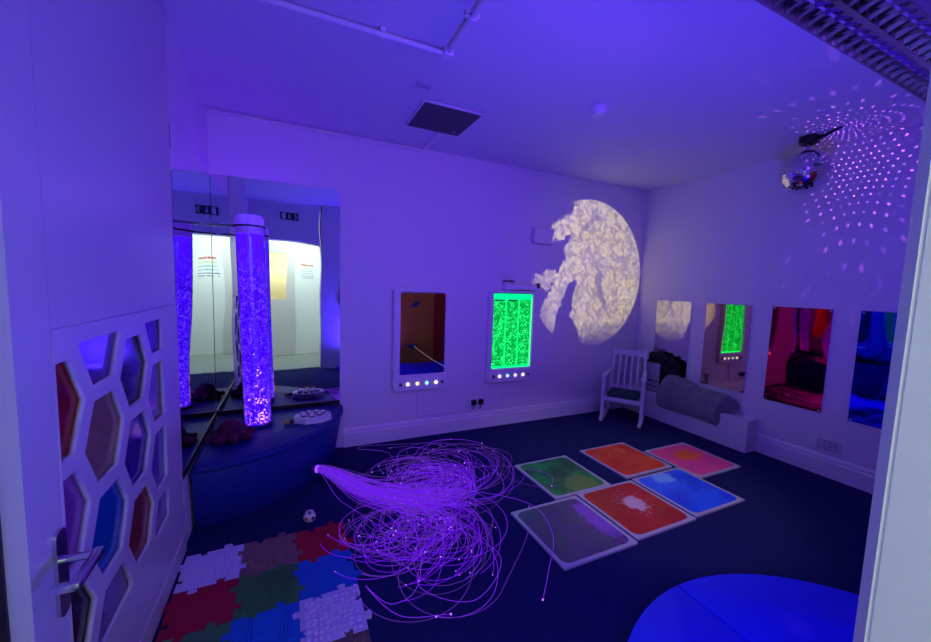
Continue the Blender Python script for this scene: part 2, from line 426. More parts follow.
# lit water column
m = bpy.data.materials.new('lit_bubbling_water'); m.use_nodes = True; t = m.node_tree; t.nodes.clear(); g = NG(t)
out = t.nodes.new('ShaderNodeOutputMaterial'); em = t.nodes.new('ShaderNodeEmission'); tc = t.nodes.new('ShaderNodeTexCoord')
sp = t.nodes.new('ShaderNodeSeparateXYZ'); t.links.new(tc.outputs['Object'], sp.inputs[0])
vo = t.nodes.new('ShaderNodeTexVoronoi'); vo.feature = 'F1'; vo.inputs['Scale'].default_value = 85; t.links.new(tc.outputs['Object'], vo.inputs['Vector'])
nz = g.noise(tc.outputs['Object'], 26, 3)
rim = g.sstep(vo.outputs['Distance'], 0.75, 0.30)
zz = sp.outputs[2]
dens = g.sstep(zz, 1.30, 0.85)
spark = g.m('MULTIPLY', g.sstep(g.m('MULTIPLY', rim, nz), 0.40, 0.62), g.m('ADD', 0.25, g.m('MULTIPLY', dens, 0.75)))
low = g.sstep(zz, 0.42, 0.02)
dark = g.m('MULTIPLY', g.sstep(g.noise(tc.outputs['Object'], 70, 2), 0.60, 0.42), g.m('MULTIPLY', dens, 0.75))
base = g.mix(dark, (0.040, 0.0015, 0.75), (0.010, 0.0005, 0.16))
col = g.mix(spark, base, g.mix(low, (0.11, 0.025, 1.0), (0.50, 0.12, 0.9)))
t.links.new(col, em.inputs[0]); em.inputs[1].default_value = 2.4
t.links.new(em.outputs[0], out.inputs[0]); M['water'] = m
bm = bmesh.new(); add_cyl(bm, (TX, TY, TZ0 + 0.02), (TX, TY, 1.655), TR - 0.006, n=40); obj('water_column', bm, M['water'], bt, smooth=40.0)
# clear acrylic wall
m = bpy.data.materials.new('clear_acrylic'); m.use_nodes = True; t = m.node_tree; t.nodes.clear()
out = t.nodes.new('ShaderNodeOutputMaterial'); tr = t.nodes.new('ShaderNodeBsdfTransparent'); gl = t.nodes.new('ShaderNodeBsdfGlossy'); fx = t.nodes.new('ShaderNodeMixShader'); lw = t.nodes.new('ShaderNodeFresnel')
lw.inputs[0].default_value = 1.45; gl.inputs['Roughness'].default_value = 0.05; tr.inputs[0].default_value = (0.95, 0.95, 1, 1)
t.links.new(lw.outputs[0], fx.inputs[0]); t.links.new(tr.outputs[0], fx.inputs[1]); t.links.new(gl.outputs[0], fx.inputs[2]); t.links.new(fx.outputs[0], out.inputs[0]); M['acrylic'] = m
bm = bmesh.new(); add_cyl(bm, (TX, TY, TZ0 + 0.004), (TX, TY, TZ1 - 0.05), TR, n=40, caps=False); add_cyl(bm, (TX, TY, TZ0 + 0.004), (TX, TY, TZ1 - 0.05), TR - 0.004, n=40, caps=False); obj('acrylic_tube', bm, M['acrylic'], bt, smooth=40.0)
# bubbles clinging inside the tube
bm = bmesh.new(); rnd = random.Random(3)
for i in range(360):
    a = rnd.uniform(0, 2 * pi); z = TZ0 + 0.03 + 1.05 * rnd.random() ** 1.3; rr = rnd.uniform(0.0022, 0.0055)
    add_ico(bm, (TX + (TR - 0.0055) * cos(a), TY + (TR - 0.0055) * sin(a), z), rr, 1, (1, 1, 1.15))
obj('bubbles', bm, emission('lit_bubbles', (0.22, 0.07, 1.0), 1.2), bt, smooth=True, stuff=True)
bm = bmesh.new(); rnd = random.Random(5)
for i in range(46):
    a = radians(-75) + rnd.gauss(0, 0.22); z = TZ0 + 0.03 + abs(rnd.gauss(0, 0.15)); add_ico(bm, (TX + (TR - 0.002) * cos(a), TY + (TR - 0.002) * sin(a), z), rnd.uniform(0.003, 0.007), 1)
obj('pink_bubbles', bm, emission('pink_lit_bubbles', (1.0, 0.42, 0.95), 1.5), bt, smooth=True, stuff=True)
bm = bmesh.new(); add_cyl(bm, (TX, TY, 1.66), (TX, TY, TZ1), TR - 0.001, n=40); add_cyl(bm, (TX, TY, TZ1), (TX, TY, TZ1 + 0.012), TR - 0.012, n=40)
obj('cap', bm, mat('translucent_cap', (0.55, 0.45, 0.8), 0.4, emit=(0.13, 0.03, 1.0), estr=0.55), bt, smooth=40.0)
bm = bmesh.new(); add_cyl(bm, (TX, TY, TZ0), (TX, TY, TZ0 + 0.014), TR + 0.004, n=40); obj('base_collar', bm, M['blue_vinyl'], bt, smooth=40.0)
# clear bracket tying the tube to both mirrors
bm = bmesh.new()
ring = [(TX + (TR + 0.010) * cos(a), TY + (TR + 0.010) * sin(a)) for a in [2 * pi * i / 36 for i in range(36)]]
inner = [(TX + (TR + 0.002) * cos(a), TY + (TR + 0.002) * sin(a)) for a in [2 * pi * i / 36 for i in range(36)]]
rb = plate_holes(ring, [inner], 0.012); bmesh.ops.translate(rb, verts=rb.verts, vec=(0, 0, 1.700)); join(bm, rb)
add_box(bm, (XL + 0.050, TY - 0.015, 1.700), (TX - TR - 0.004, TY + 0.010, 1.712)); add_box(bm, (TX - 0.012, TY + TR + 0.004, 1.700), (TX + 0.012, YB - 0.010, 1.712))
obj('wall_bracket', bm, mat('smoked_bracket', (0.08, 0.07, 0.12), 0.25), bt)

bt.rotation_euler = (0, -0.022, 0)

# octopus plush
plush = mat('maroon_plush', (0.12, 0.006, 0.06), 0.95, spec=0.1, bump=0.004, bscale=220, sheen=0.1)
oc = thing('plush_octopus', 'dark maroon plush octopus sitting on the podium left of the bubble tube', 'soft toy', (-0.345, 2.66, 0.3755))
bm = bmesh.new(); ox, oy, oz = -0.332, 2.665, 0.3785
add_sphere(bm, (ox, oy, oz + 0.062), 0.068, 24, 16, (1.05, 1.0, 0.92))
for k in range(8):
    a = 2 * pi * k / 8 + 0.25
    for j, (rr, zz, s) in enumerate(((0.055, 0.030, 0.030), (0.082, 0.024, 0.027), (0.104, 0.022, 0.0235), (0.118, 0.027, 0.019))):
        add_sphere(bm, (ox + rr * cos(a), oy + rr * sin(a), oz + zz), s, 14, 10)
obj('body', remesh(bm, 0.006, 3), plush, oc, smooth=True)
fa = radians(-62); 
for s in (-0.35, 0.35):
    bm = bmesh.new(); p = Vector((ox, oy, oz + 0.058)) + Vector((cos(fa + s), sin(fa + s), 0.08)) * 0.0685
    add_sphere(bm, p, 0.009, 12, 8); obj('eye', bm, M['black_plastic'], oc, smooth=True)
bm = bmesh.new()
add_tube(bm, [(ox + 0.0725 * cos(fa + s), oy + 0.0705 * sin(fa + s), oz + 0.045 + 0.10 * s * s) for s in [-0.2 + 0.05 * i for i in range(9)]], 0.0025); obj('mouth', bm, M['black_plastic'], oc, smooth=True)

# push-button controller
cx, cy, cz = 0.150, 2.855, 0.3755
ct = thing('button_controller', 'white eight-sided push-button controller on the right end of the podium', 'controller', (cx, cy, cz))
def octa(cx, cy, rx, ry): return [(cx + rx * cos(radians(22.5 + 45 * k)) * 1.04, cy + ry * sin(radians(22.5 + 45 * k)) * 1.04) for k in range(8)]
bm = bmesh.new(); add_prism(bm, octa(cx, cy, 0.128, 0.092), cz, cz + 0.034); add_prism(bm, octa(cx, cy, 0.118, 0.083), cz + 0.034, cz + 0.040)
obj('body', bm, M['white_plastic'], ct)
bpos = [(0, 0)] + [(0.062 * cos(radians(60 * k + 10)) * 1.15, 0.046 * sin(radians(60 * k + 10)) * 1.1) for k in range(6)]
bpos = [(-0.068, 0.022), (-0.023, 0.040), (0.026, 0.040), (0.070, 0.022), (-0.060, -0.024), (-0.012, -0.006), (-0.010, -0.048), (0.042, -0.020)]
for bx, by in bpos:
    bm = bmesh.new(); add_cyl(bm, (cx + bx, cy + by, cz + 0.040), (cx + bx, cy + by, cz + 0.047), 0.0195, n=20); b_ = obj('button_ring', bm, M['black_plastic'], ct, smooth=40.0)
    bm = bmesh.new(); add_cyl(bm, (cx + bx, cy + by, cz + 0.047), (cx + bx, cy + by, cz + 0.056), 0.0155, 0.013, n=20); obj('button_top', bm, M['white_plastic'], b_, smooth=40.0)
bm = bmesh.new(); add_cyl(bm, (cx - 0.128, cy - 0.03, cz + 0.016), (cx - 0.155, cy - 0.038, cz + 0.016), 0.014, n=14); obj('cable_gland', bm, M['black_plastic'], ct, smooth=40.0)
bm = bmesh.new(); add_cyl(bm, (cx - 0.155, cy - 0.038, cz + 0.015), (cx - 0.185, cy - 0.046, cz + 0.014), 0.013, n=14); obj('plug', bm, mat('olive_plug', (0.35, 0.30, 0.06), 0.5), ct, smooth=40.0, label='olive yellow plug end')

# ================================================================== FIBRE-OPTIC SPRAY
FX = Vector((0.150, 2.588, 0.133))
fo = thing('fibre_optic_spray', 'violet glowing bundle of fibre-optic strands spilling from the podium over the carpet', 'fibre optic light', (FX.x, FX.y, 0))
strand_ms = [emission('violet_fibre', (0.20, 0.022, 1.0), 0.9), emission('dim_violet_fibre', (0.24, 0.05, 1.0), 0.45), emission('faint_violet_fibre', (0.26, 0.09, 1.0), 0.28)]
core_m = emission('violet_fibre_core', (0.16, 0.01, 1.0), 0.95)
tip_m = emission('fibre_tip', (0.50, 0.14, 1.0), 1.5)
main = Vector((0.654, -0.46, 0)).normalized(); side = Vector((0.46, 0.654, 0)).normalized()
rnd = random.Random(21)
CC = Vector((PX, PY))
def strand(rnd, loose, fan=0.115):
    for attempt in range(60):
        off = Vector((rnd.gauss(0, 0.010), rnd.gauss(0, 0.010), rnd.gauss(0, 0.010)))
        s0 = rnd.gauss(0, 1)
        p = FX + off; pts = [p.copy()]
        ang = atan2(main.y, main.x) + s0 * fan
        L1 = rnd.uniform(0.55, 1.15); total = L1 + (rnd.uniform(0.35, 0.9) if not loose else rnd.uniform(0.9, 1.9))
        kap = rnd.choice((-1, 1)) * rnd.uniform(2.2, 7.0); dk = rnd.uniform(-2.5, 2.5)
        if s0 > 0.6 and rnd.random() < 0.6: kap = abs(kap)
        if s0 < -0.6 and rnd.random() < 0.6: kap = -abs(kap)
        step = 0.022; s = 0; zamp = abs(rnd.gauss(0, 0.035)) + 0.004; zph = rnd.uniform(0, 6); ok = True
        flat = rnd.uniform(0.30, 0.62); kbig = rnd.uniform(3.6, 8.0)
        while s < total:
            s += step
            k = 0 if s < L1 * 0.75 else kap * min(1, (s - L1 * 0.75) / 0.25) + dk * (s - L1)
            k = max(-9, min(9, k))
            d = Vector((p.x - 1.00, p.y - 2.12, 0)); e = sqrt((d.x / 0.62) ** 2 + (d.y / 0.78) ** 2)
            if e > 1 and s > L1:
                h = Vector((cos(ang), sin(ang), 0)); cr = h.x * -d.y - h.y * -d.x
                k = (kbig if cr > 0 else -kbig)
            ang += k * step
            p = p + Vector((cos(ang), sin(ang), 0)) * step
            f = min(1, s / flat)
            z = FX.z * (1 - f * f * (3 - 2 * f)) + off.z * (1 - f) + 0.006 + f * zamp * (0.5 + 0.5 * sin(zph + s * 5)) * (0.35 + 0.65 * max(0.0, 1 - e))
            p.z = max(0.005, z); pts.append(p.copy())
            if s > 0.12 and ((Vector((p.x, p.y)) - CC).length < 0.88 or p.y > 3.10): ok = False; break
        if ok: return pts
    return pts
tips = bmesh.new(); core = bmesh.new(); n_all = 0
for i in range(76):
    pts = strand(rnd, i < 46, 0.20 if i % 4 == 0 else 0.115)
    bm = bmesh.new(); add_tube(bm, pts, 0.0013, n=4); obj('fibre_strand', bm, strand_ms[i % 3], fo, smooth=True); add_ico(tips, pts[-1], 0.0030 if i % 3 else 0.0042, 1)
for i in range(110):
    pts = strand(rnd, False); add_tube(core, pts, 0.0013, n=4); 
    if i % 4 == 0: add_ico(tips, pts[-1], 0.0028, 1)
# long stray strands the photograph shows running out to the right and the front
def bez(ctrl, n=46):
    out = []
    P = [Vector(c) for c in ctrl]; P = [P[0] * 2 - P[1]] + P + [P[-1] * 2 - P[-2]]
    for i in range(1, len(P) - 2):
        for j in range(n // (len(P) - 3)):
            u = j / (n // (len(P) - 3)); a, b, c, d = P[i - 1:i + 3]
            out.append(0.5 * ((2 * b) + (c - a) * u + (2 * a - 5 * b + 4 * c - d) * u * u + (3 * b - a - 3 * c + d) * u ** 3))
    out.append(P[-2]); return out
strays = [[(0.15, 2.588, .133), (0.62, 2.30, .06), (1.10, 2.12, .02), (1.36, 1.86, .02), (1.30, 1.56, .028), (1.12, 1.36, .008), (1.00, 1.24, .006)],
          [(0.15, 2.588, .133), (0.60, 2.36, .06), (1.15, 2.42, .03), (1.52, 2.36, .008), (1.70, 2.12, .026), (1.62, 1.98, .024)],
          [(0.15, 2.588, .133), (0.55, 2.25, .05), (0.62, 1.86, .02), (0.52, 1.52, .02), (0.38, 1.46, .02), (0.30, 1.60, .02), (0.40, 1.40, .012), (0.60, 1.33, .006)],
          [(0.15, 2.588, .133), (0.50, 2.28, .05), (0.42, 1.90, .02), (0.27, 1.88, .03), (0.24, 2.02, .035), (0.40, 2.10, .03), (0.52, 1.92, .02)],
          [(0.15, 2.588, .133), (0.62, 2.38, .07), (0.95, 2.75, .05), (1.15, 2.98, .02), (1.38, 2.95, .01), (1.52, 2.82, .006)],
          [(0.15, 2.588, .133), (0.62, 2.42, .07), (0.70, 2.85, .04), (0.50, 3.05, .02), (0.62, 3.08, .02), (1.0, 2.98, .02), (1.3, 3.0, .006)],
          [(0.15, 2.588, .133), (0.60, 2.28, .05), (0.86, 1.78, .02), (0.95, 1.52, .02), (0.72, 1.35, .01), (0.52, 1.50, .02), (0.62, 1.72, .006)]]
for i, c in enumerate(strays):
    pts = bez(c); bm = bmesh.new(); add_tube(bm, pts, 0.0014, n=4); obj('fibre_strand', bm, strand_ms[i % 2], fo, smooth=True); add_ico(tips, pts[-1], 0.0048, 1)
for i in range(16):
    pts = strand(random.Random(300 + i), True, 0.24); bm = bmesh.new(); add_tube(bm, pts, 0.0013, n=4); obj('fibre_strand', bm, strand_ms[1 + i % 2], fo, smooth=True); add_ico(tips, pts[-1], 0.0032, 1)
obj('fibre_bundle', core, core_m, fo, smooth=True, stuff=True)
obj('fibre_tips', tips, tip_m, fo, smooth=True, stuff=True)
bm = bmesh.new(); dr = main
add_tube(bm, [FX - dr * 0.02, FX + dr * 0.010], 0.027, n=18); obj('collar', bm, M['blue_vinyl'], fo, smooth=40.0)
bm = bmesh.new(); add_tube(bm, [FX + dr * 0.0102, FX + dr * 0.030], [0.024, 0.021], n=18); obj('light_port', bm, emission('fibre_light_port', (0.30, 0.06, 1.0), 2.4), fo, smooth=40.0, label='bright violet light port')

# ================================================================== FOAM PUZZLE MATS
def edge_profile(s):
    """jigsaw edge: knob out at 0.3, socket at 0.7 -- complementary to its neighbour"""
    return None
def mat_outline(x0, y0, sz):
    base = [(0, 0), (0.20, 0), (0.235, 0.0), (0.225, 0.06), (0.215, 0.09), (0.25, 0.115), (0.33, 0.115), (0.37, 0.09), (0.36, 0.06), (0.345, 0.0), (0.5, 0)]
    e = [(s, h) for s, h in base[:-1]] + [(0.5, 0)]
    second = [(1 - s, -h) for s, h in base[1:-1]][::-1]
    prof_ = e + second
    pts = []
    for (ox, oy), (dx, dy) in (((0, 0), (1, 0)), ((1, 0), (0, 1)), ((1, 1), (-1, 0)), ((0, 1), (0, -1))):
        for s, h in prof_: pts.append((x0 + sz * (ox + dx * s + dy * h * 0.95), y0 + sz * (oy + dy * s - dx * h * 0.95)))
    return pts
MATS = [  # col,row,name,colour,texture,label
    (0, 0, (.62, .55, .80), 'spike', 'lilac knobbly foam puzzle mat against the door edge, back row'),
    (1, 0, (.24, .13, .12), 'pebble', 'brown pebble-textured foam puzzle mat between the lilac and red mats, back row'),
    (2, 0, (.45, .010, .03), 'flat', 'smooth red foam puzzle mat beside the little ball, back row'),
    (0, 1, (.40, .006, .04), 'flat', 'smooth dark red foam puzzle mat in front of the back-row lilac mat'),
    (1, 1, (.05, .20, .06), 'grass', 'dark green grassy foam puzzle mat at the centre of the mats'),
    (2, 1, (.010, .11, .50), 'flat', 'smooth blue foam puzzle mat beside the glowing fibre strands'),
    (0, 2, (.06, .22, .08), 'rib', 'green leaf-ribbed foam puzzle mat at the lower left of the mats'),
    (1, 2, (.008, .13, .55), 'rib', 'blue foam puzzle mat with raised wide ribs, in the front row'),
    (2, 2, (.60, .50, .78), 'cobble', 'lilac cobbled foam puzzle mat at the front right of the mats'),
    (2, 3, (.16, .09, .09), 'pebble', 'dark brown pebble puzzle mat at the picture edge before the lilac cobbled mat')]
PM, MX0, MY0 = 0.245, -0.462, 1.867
for k, (c, r_, colr, tex, lab) in enumerate(MATS):
    x0 = MX0 + c * PM; y0 = MY0 - r_ * PM + 0.012
    bm = bmesh.new(); rnd = random.Random(100 + k); h = 0.013
    out = mat_outline(x0 + 0.001, y0 + 0.001, PM - 0.002)
    add_prism(bm, out, 0.0005, h)
    lo, hi = 0.018, PM - 0.018
    if tex == 'spike':
        for i in range(15):
            for j in range(15):
                px, py = x0 + lo + (hi - lo) * (i + 0.5) / 15, y0 + lo + (hi - lo) * (j + 0.5) / 15
                add_cyl(bm, (px, py, h - 0.001), (px, py, h + 0.007), 0.0055, 0.0015, n=6)
    elif tex in ('pebble', 'cobble'):
        n = 11 if tex == 'pebble' else 9
        for i in range(n):
            for j in range(n):
                px = x0 + lo + (hi - lo) * (i + 0.5 + rnd.uniform(-.25, .25)) / n; py = y0 + lo + (hi - lo) * (j + 0.5 + rnd.uniform(-.25, .25)) / n
                rr = rnd.uniform(0.0065, 0.0105) * (11 / n)
                add_sphere(bm, (px, py, h), rr, 10, 6, (rnd.uniform(.8, 1.2), rnd.uniform(.8, 1.2), 0.75))
    elif tex == 'grass':
        for i in range(420):
            px, py = x0 + rnd.uniform(lo, hi), y0 + rnd.uniform(lo, hi); a = rnd.uniform(0, 6.28)
            add_cyl(bm, (px, py, h - 0.001), (px + 0.004 * cos(a), py + 0.004 * sin(a), h + rnd.uniform(.005, .009)), 0.0028, 0.0008, n=4)
    elif tex == 'rib':
        if c == 1:
            for i in range(2):
                for q in range(3):
                    px = x0 + 0.05 + i * 0.125 + q * 0.014
                    add_tube(bm, [(px, y0 + lo, h), (px + 0.004, y0 + PM / 2, h + 0.001), (px, y0 + hi, h)], 0.005, n=8)
            for j in range(3): add_tube(bm, [(x0 + lo, y0 + 0.06 + j * 0.06, h), (x0 + hi, y0 + 0.066 + j * 0.06, h)], 0.0025, n=6)
        else:
            for i in range(9):
                a = radians(20 + i * 17); add_tube(bm, [(x0 + PM / 2 + 0.02 * cos(a), y0 + 0.05 + 0.02 * sin(a), h), (x0 + PM / 2 + 0.115 * cos(a), y0 + 0.06 + 0.125 * sin(a), h + 0.002)], [0.004, 0.007], n=8)
    tag(obj('puzzle_mat', bm, mat('foam_%d' % k, colr, 0.75, spec=0.25, bump=0.0008, bscale=90), origin=(x0 + PM / 2, y0 + PM / 2, 0)), lab, 'puzzle mat', 'foam puzzle mats by the door')

# little ball
bl = thing('toy_ball', 'tiny white football with dark patches on the carpet behind the red puzzle mat', 'ball', (0.096, 2.215, 0))
bm = bmesh.new(); bc = Vector((0.096, 2.215, 0.034)); add_sphere(bm, bc, 0.034, 24, 16); obj('shell', bm, mat('ball_white', (.78, .74, .62), .4), bl, smooth=True)
gr = (1 + sqrt(5)) / 2; dirs = [Vector(v).normalized() for v in ((0, 1, gr), (0, -1, gr), (0, 1, -gr), (0, -1, -gr), (1, gr, 0), (-1, gr, 0), (1, -gr, 0), (-1, -gr, 0), (gr, 0, 1), (gr, 0, -1), (-gr, 0, 1), (-gr, 0, -1))]
pmats = [mat('ball_black', (.012, .012, .014), .4), mat('ball_green', (.02, .16, .05), .4), mat('ball_orange', (.6, .2, .03), .4)]
for k, d in enumerate(dirs):
    bm = bmesh.new(); q = d.to_track_quat('Z', 'Y').to_matrix(); A = []
    cen = bm.verts.new(bc + d * 0.0348)
    for i in range(5):
        a = 2 * pi * i / 5; A.append(bm.verts.new(bc + (d + q @ Vector((cos(a), sin(a), 0)) * 0.36).normalized() * 0.0346))
    for i in range(5): bm.faces.new((cen, A[i], A[(i + 1) % 5]))
    obj('patch', bm, pmats[(0, 1, 0, 2)[k % 4]], bl)

# ================================================================== LIQUID FLOOR TILES
def gel_mat(name, c1, c2, c3, seed, thr=(0.45, 0.7), blob=None):
    m, t, b = nt(name); g = NG(t); tc = t.nodes.new('ShaderNodeTexCoord')
    mp = t.nodes.new('ShaderNodeMapping'); mp.inputs['Location'].default_value = (seed, seed * 0.37, 0); t.links.new(tc.outputs['Object'], mp.inputs['Vector'])
    n1 = g.noise(mp.outputs[0], 4.5, 5, 0.6); n2 = g.noise(mp.outputs[0], 16, 5, 0.65)
    sp = t.nodes.new('ShaderNodeSeparateXYZ'); t.links.new(tc.outputs['Object'], sp.inputs[0])
    col = g.mix(g.sstep(n1, 0.40, 0.62), c1, c2)
    if blob:
        bx, by, br, bs = blob
        dx = g.m('SUBTRACT', sp.outputs[0], bx); dy = g.m('MULTIPLY', g.m('SUBTRACT', sp.outputs[1], by), bs)
        d = g.m('SQRT', g.m('ADD', g.m('MULTIPLY', dx, dx), g.m('MULTIPLY', dy, dy)))
        d = g.m('ADD', d, g.m('MULTIPLY', g.m('SUBTRACT', n2, 0.5), br * 1.6))
        col = g.mix(g.sstep(d, br * 1.15, br * 0.7), col, c3)
        sp2 = g.m('MULTIPLY', g.sstep(d, br * 2.6, br * 1.2), g.sstep(g.noise(mp.outputs[0], 55, 3, 0.6), 0.56, 0.66))
        col = g.mix(g.m('MULTIPLY', sp2, 0.55), col, c3)
    t.links.new(col, b.inputs['Base Color']); b.inputs['Roughness'].default_value = 0.3; b.inputs['Specular IOR Level'].default_value = 0.3
    return m
rim_m = mat('clear_tile_rim', (0.50, 0.50, 0.52), 0.3)
TILES = [((1.553, 1.855, 2.047, 2.358), 'green liquid floor tile nearest the fibre strands', ((.015, .40, .05), (.02, .14, .03), (.16, .36, .04)), 1.3, (.05, -.17, .13, 1.0)),
    ((2.216, 1.885, 2.722, 2.385), 'orange-red liquid floor tile at the back, between the green and pink tiles', ((.95, .10, .012), (.80, .05, .010), (.95, .18, .03)), 4.1, (.08, .12, .06, 1.0)),
    ((2.745, 1.680, 3.255, 2.180), 'pink liquid floor tile with an orange centre, closest to the white ledge', ((.95, .10, .22), (.85, .07, .30), (.95, .16, .02)), 7.7, (.02, .05, .13, 1.4)),
    ((1.202, 1.340, 1.712, 1.845), 'dark purple liquid floor tile at the front left of the six tiles', ((.10, .05, .16), (.06, .10, .10), (.30, .08, .55)), 9.2, (.19, .0, .07, .35)),
    ((1.722, 1.360, 2.228, 1.858), 'red liquid floor tile with a white patch, front middle of the six tiles', ((.62, .012, .012), (.50, .008, .008), (.85, .55, .52)), 12.9, (.03, .02, .075, 1.0)),
    ((2.240, 1.372, 2.745, 1.865), 'bright blue liquid floor tile at the front right of the six tiles', ((.015, .16, .95), (.01, .08, .75), (.20, .55, .95)), 15.5, (-.02, .17, .10, 1.3))]
for k, (bb, lab, cols, seed, blob) in enumerate(TILES):
    x0, y0, x1, y1 = bb; x0 += .003; x1 -= .003; y0 += .003; y1 -= .003
    t_ = thing('liquid_floor_tile', lab, 'floor tile', ((x0 + x1) / 2, (y0 + y1) / 2, 0), group='liquid floor tiles')
    bm = bmesh.new(); add_prism(bm, rrect(x0, y0, x1, y1, 0.006), 0.0005, 0.012); obj('rim', bm, rim_m, t_)
    bm = bmesh.new(); add_prism(bm, rrect(x0 + .022, y0 + .022, x1 - .022, y1 - .022, 0.045), 0.0118, 0.0135); obj('gel_panel', bm, gel_mat('gel_%d' % k, *cols, seed, blob=blob), t_)

# ================================================================== BLUE HALF-ROUND FLOOR MATS
CX, CY, RAD = 1.59, YN + 0.003, 0.90
for s, lab in ((0, 'bright blue quarter-round floor pad left of the seam, bottom right'), (1, 'bright blue quarter-round floor pad right of the seam, beside the door jamb')):
    bm = bmesh.new(); 
    poly = [(CX, CY)] + [(CX + RAD * cos(a), CY + RAD * sin(a)) for a in [radians((90 if s == 0 else 0) + 90 * i / 40) for i in range(41)]]
    def ins(d):
        cxx = CX + (-d if s == 0 else d); R = RAD - d; q = [(cxx, CY + d)]
        for i in range(41):
            a = radians((90 if s == 0 else 0) + 90 * i / 40)
            x = CX + R * cos(a); y = CY + R * sin(a)
            x = min(x, CX - d) if s == 0 else max(x, CX + d); y = max(y, CY + d); q.append((x, y))
        return q
    lay = [(0.0005, 0.003), (0.006, 0.001), (0.036, 0.001), (0.043, 0.004), (0.046, 0.010)]
    rings = [[bm.verts.new((x, y, z)) for x, y in ins(d)] for z, d in lay]
    for A, B in zip(rings, rings[1:]):
        for i in range(len(A)): bm.faces.new((A[i], A[(i + 1) % len(A)], B[(i + 1) % len(A)], B[i]))
    bm.faces.new(rings[0][::-1]); bm.faces.new(rings[-1])
    tag(obj('floor_pad', bm, M['blue_vinyl_mat'], smooth=40.0), lab, 'floor pad', 'blue quarter-round floor pads')

# ================================================================== WALL PANELS ON THE BACK WALL
LB = [((.95, .92, .85), 'white lit button'), ((.95, .80, .35), 'yellow lit button'), ((.35, .85, .90), 'cyan lit button'), ((.95, .95, .88), 'white lit button')]
def panel(x0, x1, z0, z1, lab, cat, name, sx0, sx1, sz0, sz1, cols):
    t_ = thing(name, lab, cat, ((x0 + x1) / 2, YB, z0))
    D = 0.055
    f = plate_holes(rrect(x0, z0, x1, z1, 0.035, 6), [rrect(sx0, sz0, sx1, sz1, 0.015, 4)], D)
    bmesh.ops.transform(f, matrix=MB(YB - 0.001), verts=f.verts)
    be = [e for e in f.edges if len(e.link_faces) == 2 and e.calc_face_angle(0) > 1.2 and all(abs(v.co.y - (YB - 0.001 - D)) < 1e-4 for v in e.verts)]
    bmesh.ops.bevel(f, geom=be, offset=0.009, segments=3, affect='EDGES')
    obj('frame', f, M['white_plastic'], t_, smooth=35.0)
    bm = bmesh.new(); add_box(bm, (x0 + 0.045, YB - 0.0565, z0 + 0.032), (x1 - 0.045, YB - 0.0545, z0 + 0.092), 0.0008); obj('control_strip', bm, mat('strip_' + name, (.70, .69, .72), .45), t_)
    n = 4; zc = z0 + 0.062; w = (x1 - x0); xs = [x0 + w * (0.24 + 0.52 * (i / 3) + 0.02) for i in range(4)]
    for i, x in enumerate(xs):
        bm = bmesh.new(); add_cyl(bm, (x, YB - 0.056, zc), (x, YB - 0.064, zc), 0.0165, 0.0145, n=20); obj('button', bm, emission('lit_%s_%d' % (name, i), cols[i], 1.25), t_, smooth=40.0)
    for x in (x0 + w * 0.13, x1 - w * 0.10):
        bm = bmesh.new(); add_cyl(bm, (x, YB - 0.056, zc), (x, YB - 0.066, zc), 0.014, n=16); obj('knob', bm, mat('dark_knob_' + name, (.12, .10, .16), .5), t_, smooth=40.0)
    return t_
p1 = panel(0.800, 1.300, 0.442, 1.330, 'white-framed mirror panel with lit buttons on the back wall, left of the green panel', 'light panel', 'illuminated_mirror', 0.858, 1.270, 0.585, 1.297, [(.95, .92, .85), (.95, .80, .35), (.35, .85, .90), (.95, .95, .88)])
bm = bmesh.new(); add_box(bm, (0.853, YB - 0.040, 0.580), (1.275, YB - 0.036, 1.302)); obj('mirror_sheet', bm, M['panel_mirror'], p1)
bm = bmesh.new()
for i in range(34):
    u = i / 33; add_ico(bm, (0.985 + 0.280 * u, YB - 0.044, 0.835 - 0.24 * u + 0.05 * u * u), 0.0016, 1)
obj('bead_lights', bm, emission('bead_light', (.85, .85, 1), 0.9), p1, smooth=True, label='string of tiny white light beads')
p2 = panel(1.712, 2.228, 0.447, 1.338, 'white-framed panel glowing bright green with bubble columns on the back wall', 'light panel', 'bubble_wall_unit', 1.757, 2.197, 0.585, 1.308, [(.95, .90, .90), (.40, .80, .95), (.75, .70, .90), (.98, .98, .98)])
m = bpy.data.materials.new('lit_green_water'); m.use_nodes = True; t = m.node_tree; t.nodes.clear(); g = NG(t)
out = t.nodes.new('ShaderNodeOutputMaterial'); em = t.nodes.new('ShaderNodeEmission'); tc = t.nodes.new('ShaderNodeTexCoord')
sp = t.nodes.new('ShaderNodeSeparateXYZ'); t.links.new(tc.outputs['Object'], sp.inputs[0])
vec = g.comb(sp.outputs[0], 0.0, sp.outputs[2])
vo = t.nodes.new('ShaderNodeTexVoronoi'); vo.feature = 'F1'; vo.inputs['Scale'].default_value = 88; t.links.new(vec, vo.inputs['Vector'])
bub = g.m('MULTIPLY', g.sstep(vo.outputs['Distance'], 0.62, 0.2), g.sstep(g.noise(vec, 18, 4), 0.36, 0.62))
base = g.mix(g.noise(vec, 9, 4), (0.0, 0.10, 0.014), (0.001, 0.26, 0.035))
topm = g.sstep(sp.outputs[2], 0.800, 0.812)
col = g.mix(topm, g.mix(bub, base, (0.02, 0.9, 0.20)), (0.0, 0.50, 0.12))
t.links.new(col, em.inputs[0]); em.inputs[1].default_value = 2.3; t.links.new(em.outputs[0], out.inputs[0]); GW = m
bm = bmesh.new(); add_box(bm, (1.752, YB - 0.030, 0.580), (2.202, YB - 0.026, 1.312)); obj('lit_back', bm, emission('green_back', (0.0, 0.95, 0.16), 2.4), p2)
